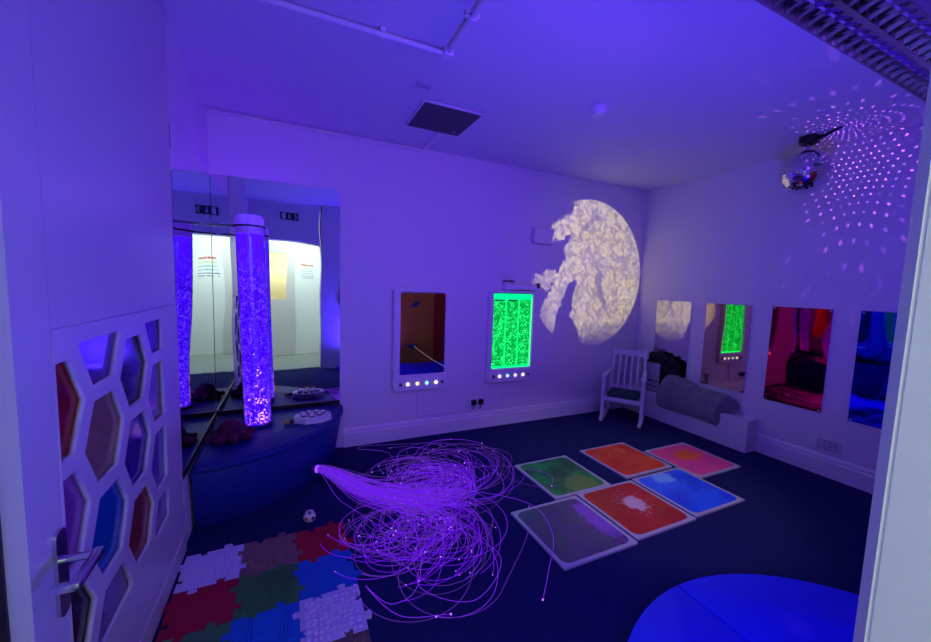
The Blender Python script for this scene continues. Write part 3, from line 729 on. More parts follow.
for i in range(3):
    xa = 1.762 + i * 0.1445
    t_b = bmesh.new(); n = 10; A = []; B = []
    for k in range(n + 1):
        a = pi * k / n; x = xa + 0.0695 + 0.067 * cos(a); y = YB - 0.031 - 0.018 * sin(a); A.append(t_b.verts.new((x, y, 0.604))); B.append(t_b.verts.new((x, y, 1.262)))
    for k in range(n): t_b.faces.new((A[k], A[k + 1], B[k + 1], B[k]))
    t_b.faces.new(A + []); t_b.faces.new(B[::-1]); t_b.faces.new((A[0], B[0], B[-1], A[-1]))
    bm = bmesh.new(); join(bm, t_b); obj('bubble_column', bm, GW, p2, smooth=50.0)
    if i < 2:
        bm = bmesh.new(); add_box(bm, (xa + 0.012, YB - 0.052, 1.240), (xa + 0.112, YB - 0.045, 1.252)); obj('column_cap', bm, mat('teal_cap_%d' % i, (.01, .14, .16), .4), p2)
bm = bmesh.new(); 
for i in range(24): add_cyl(bm, (2.190, YB - 0.044, 0.600 + i * 0.0285), (2.190, YB - 0.050, 0.600 + i * 0.0285), 0.0055, n=10)
obj('led_row', bm, emission('green_led', (.35, 1, .55), 1.4), p2)

# cables and the socket
sk = thing('wall_socket', 'white double wall socket with two black plugs above the baseboard', 'socket', (1.628, YB, 0.222))
bm = bmesh.new(); add_box(bm, (1.548, YB - 0.012, 0.222), (1.708, YB - 0.001, 0.310), 0.004); obj('face_plate', bm, M['white_plastic'], sk)
for x in (1.592, 1.668):
    bm = bmesh.new(); add_box(bm, (x - 0.024, YB - 0.046, 0.240), (x + 0.024, YB - 0.012, 0.292), 0.010, 3); pl = obj('plug', bm, M['black_plastic'], sk, smooth=40.0)
    bm = bmesh.new(); add_tube(bm, [(x, YB - 0.034, 0.244), (x - 0.003, YB - 0.034, 0.22), (x - 0.012, YB - 0.026, 0.20)], 0.0045, n=8); obj('flex', bm, M['black_plastic'], pl, smooth=True)
tr_m = mat('white_trunking', (.74, .73, .74), .45)
for pts, lab in (([(1.048, 0.440), (1.040, 0.192), (1.575, 0.196)], 'thin white trunking from the mirror panel down to the socket'), ([(1.925, 0.446), (1.925, 0.200), (1.660, 0.196)], 'thin white trunking from the green panel down to the socket')):
    bm = bmesh.new()
    for a, b in zip(pts, pts[1:]):
        add_box(bm, (min(a[0], b[0]) - 0.005, YB - 0.011, min(a[1], b[1]) - 0.005), (max(a[0], b[0]) + 0.005, YB - 0.001, max(a[1], b[1]) + 0.005), 0.001)
    tag(obj('cable_trunking', bm, tr_m), lab, 'cable')
# rail-like device above the green panel
br = thing('wall_projector', 'slim white bar with black ends on the back wall just above the green panel', 'device', (2.05, YB, 1.345))
bm = bmesh.new(); add_box(bm, (1.88, YB - 0.070, 1.352), (2.235, YB - 0.012, 1.405), 0.006); obj('bar', bm, M['white_plastic'], br)
bm = bmesh.new(); add_box(bm, (1.865, YB - 0.082, 1.340), (1.90, YB - 0.001, 1.424), 0.004); obj('bracket', bm, M['white_plastic'], br)
bm = bmesh.new(); add_box(bm, (1.860, YB - 0.088, 1.424), (1.955, YB - 0.02, 1.436), 0.003); obj('clip', bm, M['black_plastic'], br)
bm = bmesh.new(); add_cyl(bm, (2.226, YB - 0.045, 1.392), (2.262, YB - 0.060, 1.392), 0.027, n=20); kn = obj('knob', bm, M['black_plastic'], br, smooth=40.0)
# small box in the projected disc
wb = thing('wall_box', 'small white box on the back wall beside the projected moon', 'box', (2.285, YB, 1.80))
bm = bmesh.new(); add_box(bm, (2.175, YB - 0.060, 1.812), (2.415, YB - 0.001, 1.965), 0.010, 3); obj('casing', bm, M['wall'], wb)

# ================================================================== RIGHT WALL: mirrors, ledge, vent
for lab, y0, y1, z0, z1, mm in (
        ('clear wall mirror nearest the corner, behind the black bag on the ledge', 2.528, 2.928, 0.474, 1.281, 'mirror_clear'),
        ('amber-tinted wall mirror reflecting the green panel', 1.974, 2.374, 0.483, 1.279, 'mirror_amber'),
        ('red-tinted wall mirror, third from the corner', 1.418, 1.812, 0.478, 1.281, 'mirror_red'),
        ('blue-tinted wall mirror partly hidden by the door jamb', 0.862, 1.262, 0.471, 1.283, 'mirror_blue')):
    t_ = thing('wall_mirror', lab, 'mirror', (XR, (y0 + y1) / 2, z0), group='coloured mirrors on the right wall')
    bm = bmesh.new(); add_prism(bm, [(y0, z0), (y1, z0), (y1, z1), (y0, z1)], 0, 0.004, MR(XR - 0.001)); obj('mirror_sheet', bm, M[mm], t_)
    if mm == 'mirror_amber': t_.location.x -= 0.0025; t_.rotation_euler.z = -0.008
    screws(t_, [(y0 + .014, z0 + .014), (y1 - .014, z0 + .014), (y0 + .014, z1 - .014), (y1 - .014, z1 - .014)], MR(XR - 0.005), 0.008)
LXF, LY0, LZ = 3.580, 1.833, 0.286
lg = bmesh.new(); add_box(lg, (LXF, LY0, 0), (XR, YB, LZ), 0.002); 
tag(obj('wall_ledge', lg, M['wall']), 'low white boxed ledge along the right wall below the mirrors', 'ledge')
vt = thing('air_vent', 'small white air brick vent low on the right wall below the red and blue mirrors', 'vent', (XR, 1.355, 0.20))
fp = plate_holes(rrect(1.280, 0.200, 1.434, 0.290, 0.004, 2), [[(1.290 + i * 0.0345, 0.208 + j * 0.0195), (1.320 + i * 0.0345, 0.208 + j * 0.0195), (1.320 + i * 0.0345, 0.222 + j * 0.0195), (1.290 + i * 0.0345, 0.222 + j * 0.0195)] for i in range(4) for j in range(4)], 0.008)
bmesh.ops.transform(fp, matrix=MR(XR - 0.001), verts=fp.verts); obj('grille', fp, M['wall'], vt)
bm = bmesh.new(); add_box(bm, (XR - 0.003, 1.284, 0.204), (XR - 0.0005, 1.430, 0.286)); obj('dark_back', bm, mat('vent_back', (.45, .44, .47), .8), vt)

# things on the ledge
bx = thing('grille_box', 'grey box with a woven grille front on the ledge behind the rocking chair', 'speaker', (3.65, 2.85, LZ))
bm = bmesh.new(); add_box(bm, (3.606, 2.722, LZ + 0.0005), (3.712, 2.962, 0.612), 0.006); obj('casing', bm, M['black_plastic'], bx)
gm, t, b = nt('grey_woven_grille'); g = NG(t); tc = t.nodes.new('ShaderNodeTexCoord'); w1 = t.nodes.new('ShaderNodeTexWave'); w1.bands_direction = 'Y'; w1.inputs['Scale'].default_value = 28; w2 = t.nodes.new('ShaderNodeTexWave'); w2.bands_direction = 'Z'; w2.inputs['Scale'].default_value = 28
for w in (w1, w2): t.links.new(tc.outputs['Object'], w.inputs['Vector'])
t.links.new(g.mix(g.m('MULTIPLY', w1.outputs['Fac'], w2.outputs['Fac']), (.30, .30, .34), (.62, .62, .68)), b.inputs['Base Color']); b.inputs['Roughness'].default_value = 0.7
bm = bmesh.new(); add_box(bm, (3.600, 2.735, 0.412), (3.607, 2.950, 0.603), 0.002); obj('grille', bm, gm, bx)
for z in (0.352, 0.298):
    bm = bmesh.new(); add_box(bm, (3.600, 2.735, z), (3.607, 2.950, z + 0.046), 0.002); obj('drawer_front', bm, mat('grey_front_%d' % int(z * 1000), (.42, .42, .48), .5), bx)
bm = bmesh.new(); rnd = random.Random(9)
for (y, z, r1, sy, sz_) in ((2.80, 0.64, .050, 2.4, 1.6), (2.66, 0.55, .050, 2.2, 2.6), (2.60, 0.42, .050, 1.9, 2.7), (2.66, 0.36, .052, 1.6, 1.40), (2.885, 0.66, .040, 1.3, 1.3), (2.70, 0.63, .048, 2.0, 1.3)):
    add_sphere(bm, (3.672, y, z), r1, 18, 12, (1.0, sy, sz_))
bm = remesh(bm, 0.008, 3)
for v in bm.verts:
    v.co.x += 0.006 * sin(v.co.y * 70 + v.co.z * 45); v.co.y += 0.008 * sin(v.co.z * 60 + v.co.y * 31); v.co.z += 0.005 * sin(v.co.y * 83)
    v.co.x = min(v.co.x, XR - 0.012); v.co.z = max(v.co.z, LZ + 0.001)
    if 2.715 < v.co.y < 2.97 and v.co.z < 0.616: v.co.y = 2.715
black_cloth = mat('black_cloth', (0.010, 0.010, 0.012), 0.85, bump=0.002, bscale=60)
tag(obj('black_bag', bm, black_cloth, smooth=True), 'slumped black bag lying against the mirror nearest the corner', 'bag')
# white plug on the ledge
bm = bmesh.new(); add_tube(bm, [(3.598, 2.712, LZ + 0.012), (3.60, 2.690, LZ + 0.020), (3.605, 2.672, LZ + 0.012)], [0.010, 0.011, 0.008], n=10)
tag(obj('white_connector', bm, M['white_plastic'], smooth=True), 'little white connector on the ledge between the grille box and the blanket', 'connector')

# grey quilted blanket draped over the front of the ledge
m, t, b = nt('grey_quilt'); g = NG(t); tc = t.nodes.new('ShaderNodeTexCoord'); 
n1 = g.noise(tc.outputs['Object'], 22, 4); t.links.new(g.mix(n1, (.15, .17, .17), (.25, .27, .27)), b.inputs['Base Color']); b.inputs['Roughness'].default_value = 0.9; b.inputs['Sheen Weight'].default_value = 0.3
bp = t.nodes.new('ShaderNodeBump'); bp.inputs['Distance'].default_value = 0.006; t.links.new(g.noise(tc.outputs['Object'], 35, 4), bp.inputs['Height']); t.links.new(bp.outputs['Normal'], b.inputs['Normal'])
def blanket_profile(v):
    # v 0 (far end) .. 1 (near end): cross-section in (x,z), outer skin then back inside
    top = 0.520 - 0.085 * v + 0.012 * sin(v * 9); hem = 0.165 - 0.004 * sin(v * 7) 
    fx = 3.545 - 0.008 * sin(v * 6 + 1)
    outer = [(fx + 0.006, hem), (fx - 0.006, hem + 0.05), (fx - 0.004, 0.28), (fx + 0.006, 0.36 - 0.02 * v), (fx + 0.030, top - 0.060), (fx + 0.062, top - 0.018), (fx + 0.100, top), (fx + 0.135, top - 0.016), (3.704, top - 0.050), (3.716, top - 0.095), (3.706, 0.345 - 0.01 * v), (3.690, LZ + 0.004)]
    inner = [(3.640, LZ + 0.003), (3.600, LZ + 0.003), (3.5765, LZ + 0.001), (3.574, 0.24), (3.574, hem + 0.01), (3.568, hem - 0.004)]
    return outer + inner
bm = bmesh.new(); N = 60; rings = []
for i in range(N + 1):
    v = i / N; y = 2.672 - 0.615 * v; P = blanket_profile(v)
    ring = []
    for j, (x, z) in enumerate(P):
        w = 0.004 * sin(y * 40 + j * 1.3) * (1 if 1 <= j <= 9 else 0)
        quilt = (-0.010 * max(0, 1 - abs(((v * 3.0) % 1) - 0.5) * 2 / 0.16) if 1 <= j <= 8 else 0) + (-0.008 if j == 3 else 0) + 0.006 * sin(v * 23 + j * 0.9) * (1 if 2 <= j <= 8 else 0)
        yy = y + 0.02 + (0.03 * (z - 0.3) + 0.05 * (x - 3.56)) * (1 - 2 * v) * 0 + - 0.70 * (x - 3.56)
        ring.append(bm.verts.new((min(x - w * 0.5 - quilt * 0.5, XR - 0.012), yy, z + (w + quilt if 3 <= j <= 9 else 0))))
    rings.append(ring)
for A, B in zip(rings, rings[1:]):
    for j in range(len(A)): bm.faces.new((A[j], A[(j + 1) % len(A)], B[(j + 1) % len(A)], B[j]))
bm.faces.new(rings[0][::-1]); bm.faces.new(rings[-1])
bl_o = obj('blanket', bm, m, smooth=60.0); tag(bl_o, 'grey quilted blanket folded over the front of the white ledge', 'blanket')
sb = bl_o.modifiers.new('sub', 'SUBSURF'); sb.levels = 1; sb.render_levels = 2

# ================================================================== WHITE CHILD'S ROCKING CHAIR
rc = thing('rocking_chair', 'white wooden rocking chair with a slatted back in the far right corner', 'chair', (3.130, 2.785, 0), radians(-54.8), local=True)
cm = mat('white_chair_paint', (.74, .73, .76), .4)
def lpart(name, build, m=cm, parent=rc, smooth=False, **k):
    bm = bmesh.new(); build(bm); return obj(name, bm, m, parent, smooth=smooth, **k)
def bar(bm, p, q, w, d):
    """rectangular bar from p to q, w across x-ish, d across the other"""
    p = Vector(p); q = Vector(q); a = (q - p).normalized(); x = Vector((1, 0, 0)); 
    if abs(a.x) > 0.9: x = Vector((0, 1, 0))
    s = (x - a * x.dot(a)).normalized(); u = a.cross(s)
    vs = [bm.verts.new(o + s * sx * w / 2 + u * sy * d / 2) for o in (p, q) for sx, sy in ((-1, -1), (1, -1), (1, 1), (-1, 1))]
    for f in ((3, 2, 1, 0), (4, 5, 6, 7), (0, 1, 5, 4), (1, 2, 6, 5), (2, 3, 7, 6), (3, 0, 4, 7)): bm.faces.new([vs[i] for i in f])
for s in (-1, 1):
    lpart('leg', lambda bm: bar(bm, (s * .19, 0, .030), (s * .19, 0, .470), .034, .034))
    lpart('leg', lambda bm: bar(bm, (s * .175, .335, .042), (s * .172, .345, .262), .032, .032))
    lpart('back_post', lambda bm: bar(bm, (s * .172, .345, .255), (s * .158, .455, .735), .028, .028))
    lpart('armrest', lambda bm: (add_box(bm, (s * .188 - .025, -.030, .470), (s * .188 + .025, .06, .492), .006), bar(bm, (s * .188, .05, .481), (s * .168, .400, .490), .040, .020)))
    lpart('rocker', lambda bm: [bar(bm, (s * .185, y0, .018 + 0.20 * (y0 - .17) ** 2 + 0.0), (s * .185, y1, .018 + 0.20 * (y1 - .17) ** 2), .030, .034) for y0, y1 in [(-.10 + .0575 * i, -.10 + .0575 * (i + 1) + .002) for i in range(12)]])
lpart('seat', lambda bm: add_box(bm, (-.185, -.010, .236), (.185, .355, .252), .004))
lpart('seat_rail', lambda bm: add_box(bm, (-.175, -.012, .212), (.175, .012, .246), .003))
lpart('seat_rail', lambda bm: [add_box(bm, (s * .178 - .009, .01, .205), (s * .178 + .009, .34, .237), .002) for s in (-1, 1)])
lpart('crest_rail', lambda bm: bar(bm, (-.150, .440, .680), (.150, .440, .680), .022, .066))
lpart('lower_back_rail', lambda bm: bar(bm, (-.165, .362, .300), (.165, .362, .300), .020, .030))
for i in range(4):
    x = -.093 + .062 * i
    lpart('slat', lambda bm: bar(bm, (x * 1.05, .360, .298), (x, .436, .662), .020, .010))
lpart('stretcher', lambda bm: bar(bm, (-.178, .330, .125), (.178, .330, .125), .018, .018))
# cushion
cu = bmesh.new()
t = bmesh.new(); add_box(t, (-.160, .014, .2535), (.160, .325, .290), .014, 3); join(cu, t, Matrix.Translation((3.130, 2.785, 0)) @ Matrix.Rotation(radians(-54.8), 4, 'Z'))
tag(obj('seat_cushion', cu, mat('dark_teal_cushion', (.02, .055, .075), .85, bump=.002, bscale=80), smooth=40.0), 'thin dark teal cushion on the seat of the rocking chair', 'cushion')

# ================================================================== CEILING
def duct(name, pts, r, lab, clips):
    t_ = thing(name, lab, 'conduit', (pts[0][0], pts[0][1], CZ))
    bm = bmesh.new(); add_tube(bm, pts, r, n=12); obj('pipe', bm, M['trim'], t_, smooth=50.0)
    for p, ax in clips:
        bm = bmesh.new(); q = Vector((.012, 0, 0)) if ax == 'x' else Vector((0, .012, 0)); add_tube(bm, [Vector(p) - q, Vector(p) + q], r + .005, n=12); add_box(bm, Vector(p) - Vector((.03 if ax == 'y' else .012, .03 if ax == 'x' else .012, 0)), Vector(p) + Vector((.03 if ax == 'y' else .012, .03 if ax == 'x' else .012, CZ - p[2] - 0.0005)))
        obj('clip', bm, M['white_plastic'], t_)
    return t_
zz = CZ - 0.020
cd = duct('ceiling_conduit', [(XL, 1.845, zz), (0.690, 1.832, zz), (0.706, 1.826, zz), (0.712, 1.810, zz), (0.712, YN, zz)], 0.013, 'white conduit pipe on the ceiling turning a right angle in front of the dark hatch', [((0.395, 1.835, zz), 'x'), ((-0.1, 1.841, zz), 'x'), ((0.712, 1.55, zz), 'y'), ((0.712, 1.0, zz), 'y')])
bm = bmesh.new(); add_box(bm, (0.688, 1.800, CZ - 0.040), (0.738, 1.856, CZ - 0.0005), .006); obj('elbow_box', bm, M['white_plastic'], cd)
ht = thing('ceiling_hatch', 'dark square access hatch in the ceiling', 'hatch', (0.975, 2.55, CZ - 0.02))
bm = bmesh.new(); add_box(bm, (0.778, 2.352, CZ - 0.014), (1.175, 2.752, CZ - 0.0105)); obj('hatch_panel', bm, mat('dark_hatch', (.09, .08, .09), .7), ht)
f = plate_holes([(0.771, 2.345), (1.182, 2.345), (1.182, 2.759), (0.771, 2.759)], [[(0.778, 2.352), (1.175, 2.352), (1.175, 2.752), (0.778, 2.752)]], 0.0155)
bmesh.ops.translate(f, verts=f.verts, vec=(0, 0, CZ - 0.016)); obj('hatch_frame', f, M['trim'], ht)
bm = bmesh.new(); add_box(bm, (1.115, 2.69, CZ - 0.018), (1.130, 2.705, CZ - 0.014)); obj('latch', bm, M['steel'], ht)
bm = bmesh.new(); add_box(bm, (1.022, 2.768, CZ - 0.016), (1.052, YB - 0.001, CZ - 0.0005), .003); tag(obj('ceiling_trunking', bm, M['trim']), 'short white trunking between the ceiling hatch and the back wall', 'trunking')
bm = bmesh.new(); add_box(bm, (XL + 0.01, YB - 0.018, CZ - 0.030), (1.06, YB - 0.001, CZ - 0.014), .003); tag(obj('wall_trunking', bm, M['trim']), 'thin white trunking along the top of the back wall above the mirrors', 'trunking')
bm = bmesh.new(); add_box(bm, (0.675, 2.165, CZ - 0.010), (0.760, 2.225, CZ - 0.0005), .004); tag(obj('blanking_plate', bm, mat('grey_blank', (.50, .49, .52), .5)), 'small blank cover plate on the ceiling before the dark hatch', 'cover plate')
sm = thing('smoke_detector', 'round white smoke detector on the ceiling between hatch and mirror ball', 'smoke detector', (1.785, 1.927, CZ))
bm = bmesh.new(); add_cyl(bm, (1.785, 1.927, CZ - 0.0005), (1.785, 1.927, CZ - 0.014), 0.058, n=28); obj('base', bm, M['white_plastic'], sm, smooth=40.0)
bm = bmesh.new(); add_cyl(bm, (1.785, 1.927, CZ - 0.014), (1.785, 1.927, CZ - 0.042), 0.050, 0.038, n=28); obj('head', bm, M['white_plastic'], sm, smooth=40.0)

# louvred fluorescent fitting, top right
lf = thing('ceiling_light', 'unlit louvred fluorescent fitting on the ceiling, top right corner', 'ceiling light', (2.3, 0.80, CZ))
X0, X1, Y0, Y1, ZB = 1.25, 3.30, 0.665, 0.925, CZ - 0.060
bm = bmesh.new(); add_box(bm, (X0, Y0, CZ - 0.012), (X1, Y1, CZ - 0.0005)); add_box(bm, (X0, Y1 - 0.006, ZB), (X1, Y1, CZ - 0.012)); add_box(bm, (X0, Y0, ZB), (X1, Y0 + 0.006, CZ - 0.012)); add_box(bm, (X0, Y0, ZB), (X0 + 0.006, Y1, CZ - 0.012)); add_box(bm, (X1 - 0.006, Y0, ZB), (X1, Y1, CZ - 0.012))
obj('housing', bm, mat('grey_housing', (.30, .30, .31), .35, metal=.6), lf)
alu = mat('polished_louvre', (.42, .42, .44), .14, metal=1)
bm = bmesh.new()
ym = (Y0 + Y1) / 2
add_prism(bm, [(ym - .010, ZB + .001), (ym + .010, ZB + .001), (ym + .002, CZ - .014), (ym - .002, CZ - .014)], X0 + .006, X1 - .006, Matrix(((0, 0, 1, 0), (1, 0, 0, 0), (0, 1, 0, 0), (0, 0, 0, 1))))
obj('spine', bm, alu, lf)
for s in (0, 1):
    ya, yb = (Y0 + .006, ym - .008) if s == 0 else (ym + .008, Y1 - .006)
    bm = bmesh.new(); n = 26
    for i in range(n):
        x = X0 + 0.03 + (X1 - X0 - 0.06) * i / (n - 1)
        t = bmesh.new()
        # a parabolic V blade: thick edge above, knife edge below, deeper at its ends
        A = [t.verts.new(c) for c in ((x - .016, ya, CZ - .016), (x + .016, ya, CZ - .016), (x, ya, ZB + .002))]
        Mi = [t.verts.new(c) for c in ((x - .012, (ya + yb) / 2, CZ - .016), (x + .012, (ya + yb) / 2, CZ - .016), (x, (ya + yb) / 2, ZB + .020))]
        B = [t.verts.new(c) for c in ((x - .016, yb, CZ - .016), (x + .016, yb, CZ - .016), (x, yb, ZB + .002))]
        for P, Q in ((A, Mi), (Mi, B)):
            for j in range(3): t.faces.new((P[j], P[(j + 1) % 3], Q[(j + 1) % 3], Q[j]))
        t.faces.new(A[::-1]); t.faces.new(B); join(bm, t)
    obj('louvre', bm, alu, lf)
    bm = bmesh.new(); add_cyl(bm, (X0 + .03, (ya + yb) / 2, CZ - .022), (X1 - .03, (ya + yb) / 2, CZ - .022), .006, n=12); obj('lamp_tube', bm, M['white_plastic'], lf, smooth=40.0)

# mirror ball
BX, BY_, BZ, BR = 3.385, 1.530, 2.262, 0.150
mb = thing('mirror_ball', 'mirror ball hanging from its black motor below the ceiling, upper right', 'mirror ball', (BX, BY_, BZ - BR))
bm = bmesh.new(); rows = 26
for i in range(rows):
    p0 = -pi / 2 + pi * i / rows; p1_ = p0 + pi / rows; pm = (p0 + p1_) / 2; n = max(4, int(2 * pi * cos(pm) / (pi / rows)))
    for k in range(n):
        a0 = 2 * pi * k / n; a1 = 2 * pi * (k + 1) / n; am = (a0 + a1) / 2
        nrm = Vector((cos(pm) * cos(am), cos(pm) * sin(am), sin(pm))); ue = Vector((-sin(am), cos(am), 0)); ve = nrm.cross(ue)
        hw = BR * cos(pm) * (a1 - a0) / 2 * 0.93; hh = BR * pi / rows / 2 * 0.93; c = Vector((BX, BY_, BZ)) + nrm * (BR - 0.002)
        vs = [bm.verts.new(c + ue * sx * hw + ve * sy * hh) for sx, sy in ((-1, -1), (1, -1), (1, 1), (-1, 1))]
        vt_ = [bm.verts.new(v.co + nrm * 0.002) for v in vs]
        bm.faces.new(vt_); bm.faces.new(vs[::-1])
        for q in range(4): bm.faces.new((vs[q], vs[(q + 1) % 4], vt_[(q + 1) % 4], vt_[q]))
obj('mirror_facets', bm, mat('mirror_facet', (.80, .80, .82), .08, metal=1), mb)
bm = bmesh.new(); add_sphere(bm, (BX, BY_, BZ), BR - 0.0015, 48, 32); obj('ball_core', bm, mat('grout_grey', (.10, .10, .11), .6), mb, smooth=True)
bm = bmesh.new(); add_cyl(bm, (BX, BY_, BZ + BR - .004), (BX, BY_, BZ + BR + .022), .020, n=16); add_tube(bm, [(BX, BY_, BZ + BR + .02), (BX, BY_, CZ - .062)], .0035, n=8); obj('hanger', bm, M['steel'], mb, smooth=40.0)
bm = bmesh.new(); 
rg = plate_holes(rrect(BX - .055, BY_ - .05, BX + .055, BY_ + .05, .03, 5), [rrect(BX - .028, BY_ - .024, BX + .028, BY_ + .024, .02, 5)], 0.05); bmesh.ops.translate(rg, verts=rg.verts, vec=(0, 0, CZ - .0515)); join(bm, rg)
add_box(bm, (BX - .03, BY_ - .012, CZ - .062), (BX + .03, BY_ + .012, CZ - .045))
obj('motor', bm, M['black_plastic'], mb)
bm = bmesh.new(); add_tube(bm, [(BX - .005, BY_ - .05, CZ - .030), (BX - .008, BY_ - .10, CZ - .022), (BX - .02, BY_ - .145, CZ - .012), (BX - .03, BY_ - .19, CZ - .007)], [.013, .011, .009, .006], n=10); obj('power_lead', bm, M['black_plastic'], mb, smooth=True)

# ================================================================== ON THE NEAR WALL (seen in the mirrors)
ex = thing('exit_sign', 'green running-man exit sign above the doorway, seen in the corner mirror', 'exit sign', (0.03, YN, 2.235))
MN = lambda y: Matrix(((-1, 0, 0, 0.062), (0, 0, 1, y), (0, 1, 0, 0), (0, 0, 0, 1)))     # (u,z,t)->(.062-u, y+t, z): u runs left to right for a reader in the room
bm = bmesh.new(); add_prism(bm, rrect(-0.114, 2.235, 0.176, 2.362, .006), 0, .006, MN(YN + .001)); obj('plate', bm, mat('dark_green_sign', (.004, .07, .035), .4), ex)
bm = bmesh.new(); Z0 = YN + .0072; S = lambda P: add_prism(bm, P, 0, .0008, MN(Z0))
# running man
hx, hz = -0.062, 2.340
S([(hx + .010 * cos(a), hz + .010 * sin(a)) for a in [2 * pi * i / 12 for i in range(12)]])
for a, b, w in (((-.070, 2.326), (-.080, 2.290), .015), ((-.080, 2.290), (-.056, 2.276), .010), ((-.056, 2.276), (-.062, 2.252), .009), ((-.080, 2.290), (-.092, 2.270), .010), ((-.092, 2.270), (-.108, 2.266), .008), ((-.070, 2.322), (-.050, 2.312), .007), ((-.050, 2.312), (-.042, 2.322), .006), ((-.072, 2.322), (-.092, 2.314), .007), ((-.092, 2.314), (-.096, 2.300), .006)):
    d = Vector((b[0] - a[0], b[1] - a[1])).normalized(); n_ = Vector((-d.y, d.x)) * w / 2
    S([(a[0] + n_.x, a[1] + n_.y), (a[0] - n_.x, a[1] - n_.y), (b[0] - n_.x, b[1] - n_.y), (b[0] + n_.x, b[1] + n_.y)])
# arrow down
S([(.024, 2.345), (.038, 2.345), (.038, 2.285), (.024, 2.285)]); S([(.004, 2.292), (.031, 2.254), (.058, 2.292), (.046, 2.292), (.031, 2.274), (.016, 2.292)])
# door
S([(.095, 2.250), (.150, 2.250), (.150, 2.348), (.095, 2.348)])
obj('pictogram', bm, M['white_plastic'], ex)
def soft_panel(name, poly, colr, lab, marks=None):
    t_ = thing(name, lab, 'wall pad', (sum(p[0] for p in poly) / len(poly), YN, min(p[1] for p in poly)))
    bm = bmesh.new(); add_prism(bm, poly, 0, .035, Matrix(((1, 0, 0, 0), (0, 0, 1, YN + .001), (0, 1, 0, 0), (0, 0, 0, 1)))); obj('pad', bm, mat('vinyl_' + name, colr, .45), t_)
    for (x, z, a) in marks or []:
        bm = bmesh.new(); P = [(x + .085 * cos(u) * cos(a) - .04 * sin(u) * sin(a), z + .085 * cos(u) * sin(a) + .04 * sin(u) * cos(a)) for u in [2 * pi * i / 20 for i in range(20)]]
        add_prism(bm, P, 0, .003, Matrix(((1, 0, 0, 0), (0, 0, 1, YN + .0362), (0, 1, 0, 0), (0, 0, 0, 1)))); obj('leaf_print', bm, mat('teal_leaf', (.01, .16, .16), .5), t_)
soft_panel('orange_wall_pad', rrect(1.45, 0.01, 2.255, 1.95, .05), (.85, .30, .03), 'orange vinyl wall pad with teal leaf marks, seen in the mirror panel', [(1.93, 1.04, .5), (1.88, 0.34, .0)])
soft_panel('red_wall_pad', rrect(2.265, 0.01, 3.0, 1.95, .05), (.60, .015, .02), 'dark red vinyl wall pad beside the orange one, seen in the mirror panel')
soft_panel('round_red_wall_pad', [(1.05 + .29 * cos(2 * pi * i / 36), 1.02 + .29 * sin(2 * pi * i / 36)) for i in range(36)], (.75, .02, .03), 'round red vinyl wall pad right of the doorway, seen at the mirror edge')
ps = thing('wall_poster', 'small printed notice on the hall wall, seen in the corner mirror', 'poster', (0.30, -1.5, 1.395))
MH = Matrix(((-1, 0, 0, 0.595), (0, 0, 1, -1.499), (0, 1, 0, 0), (0, 0, 0, 1)))
bm = bmesh.new(); add_prism(bm, [(.162, 1.395), (.433, 1.395), (.433, 1.786), (.162, 1.786)], 0, .002, MH); obj('sheet', bm, mat('poster_paper', (.78, .80, .78), .6), ps)
for k, (z, h, colr) in enumerate(((1.700, .022, (.65, .05, .05)), (1.69, .016, (.7, .25, .04)), (1.64, .014, (.6, .5, .08)), (1.585, .014, (.1, .4, .2)), (1.53, .014, (.05, .25, .5)), (1.475, .016, (.05, .08, .3)), (1.43, .014, (.05, .05, .06)))):
    bm = bmesh.new(); rnd = random.Random(40 + k); u = .185
    while u < .40:
        w = rnd.uniform(.012, .04); add_prism(bm, [(u, z), (min(u + w, .415), z), (min(u + w, .415), z + h), (u, z + h)], .002, .0026, MH); u += w + .008
    obj('text_line', bm, mat('ink_%d' % k, colr, .6), ps)

# added unseen lamp body on the floor pads, housing for the ceiling fill light
ul = thing('added_uplighter', 'added unseen floor lamp on the blue pads throwing violet fill light at the ceiling', 'lamp', (1.15, 0.36, 0.046))
bm = bmesh.new(); add_cyl(bm, (1.15, 0.36, 0.0465), (1.15, 0.36, 0.062), 0.10, n=28); add_cyl(bm, (1.15, 0.36, 0.062), (1.15, 0.36, 0.20), 0.018, n=16); obj('stand', bm, M['black_plastic'], ul, smooth=40.0)
hb = plate_holes(rrect(1.025, 0.235, 1.275, 0.485, 0.02), [rrect(1.036, 0.246, 1.264, 0.474, 0.015)], 0.075); bmesh.ops.translate(hb, verts=hb.verts, vec=(0, 0, 0.20)); add_box(hb, (1.03, 0.24, 0.19), (1.27, 0.48, 0.202))
obj('lamp_housing', hb, M['black_plastic'], ul)

# ================================================================== LIGHTS
def light(name, kind, loc, color, energy, size=0.05, rot=None, **k):
    l = bpy.data.lights.new(name, kind); l.color = color; l.energy = energy
    if kind == 'AREA': l.size = size
    else: l.shadow_soft_size = size
    for a, v in k.items(): setattr(l, a, v)
    o = bpy.data.objects.new(name, l); o.location = loc; COL.objects.link(o)
    if rot is not None: o.rotation_euler = rot
    return o
VIO = (0.085, 0.022, 1.0)
light('ceiling_fill_light', 'AREA', (1.15, 0.36, 0.27), (0.06, 0.022, 1.0), 50, 0.22, (pi, 0, 0))  # added violet fill for the ceiling, out of view
light('violet_wall_fill', 'AREA', (1.45, 0.20, 2.36), (0.24, 0.045, 1.0), 8, 0.20, (radians(62), 0, 0))  # added lamp out of view, tints the walls violet
sp_ = light('violet_fill_spot', 'SPOT', (1.45, 0.20, 2.30), (0.24, 0.045, 1.0), 58, 0.06, None, spot_size=radians(88), spot_blend=1.0)  # second added violet lamp, narrowed onto the back wall
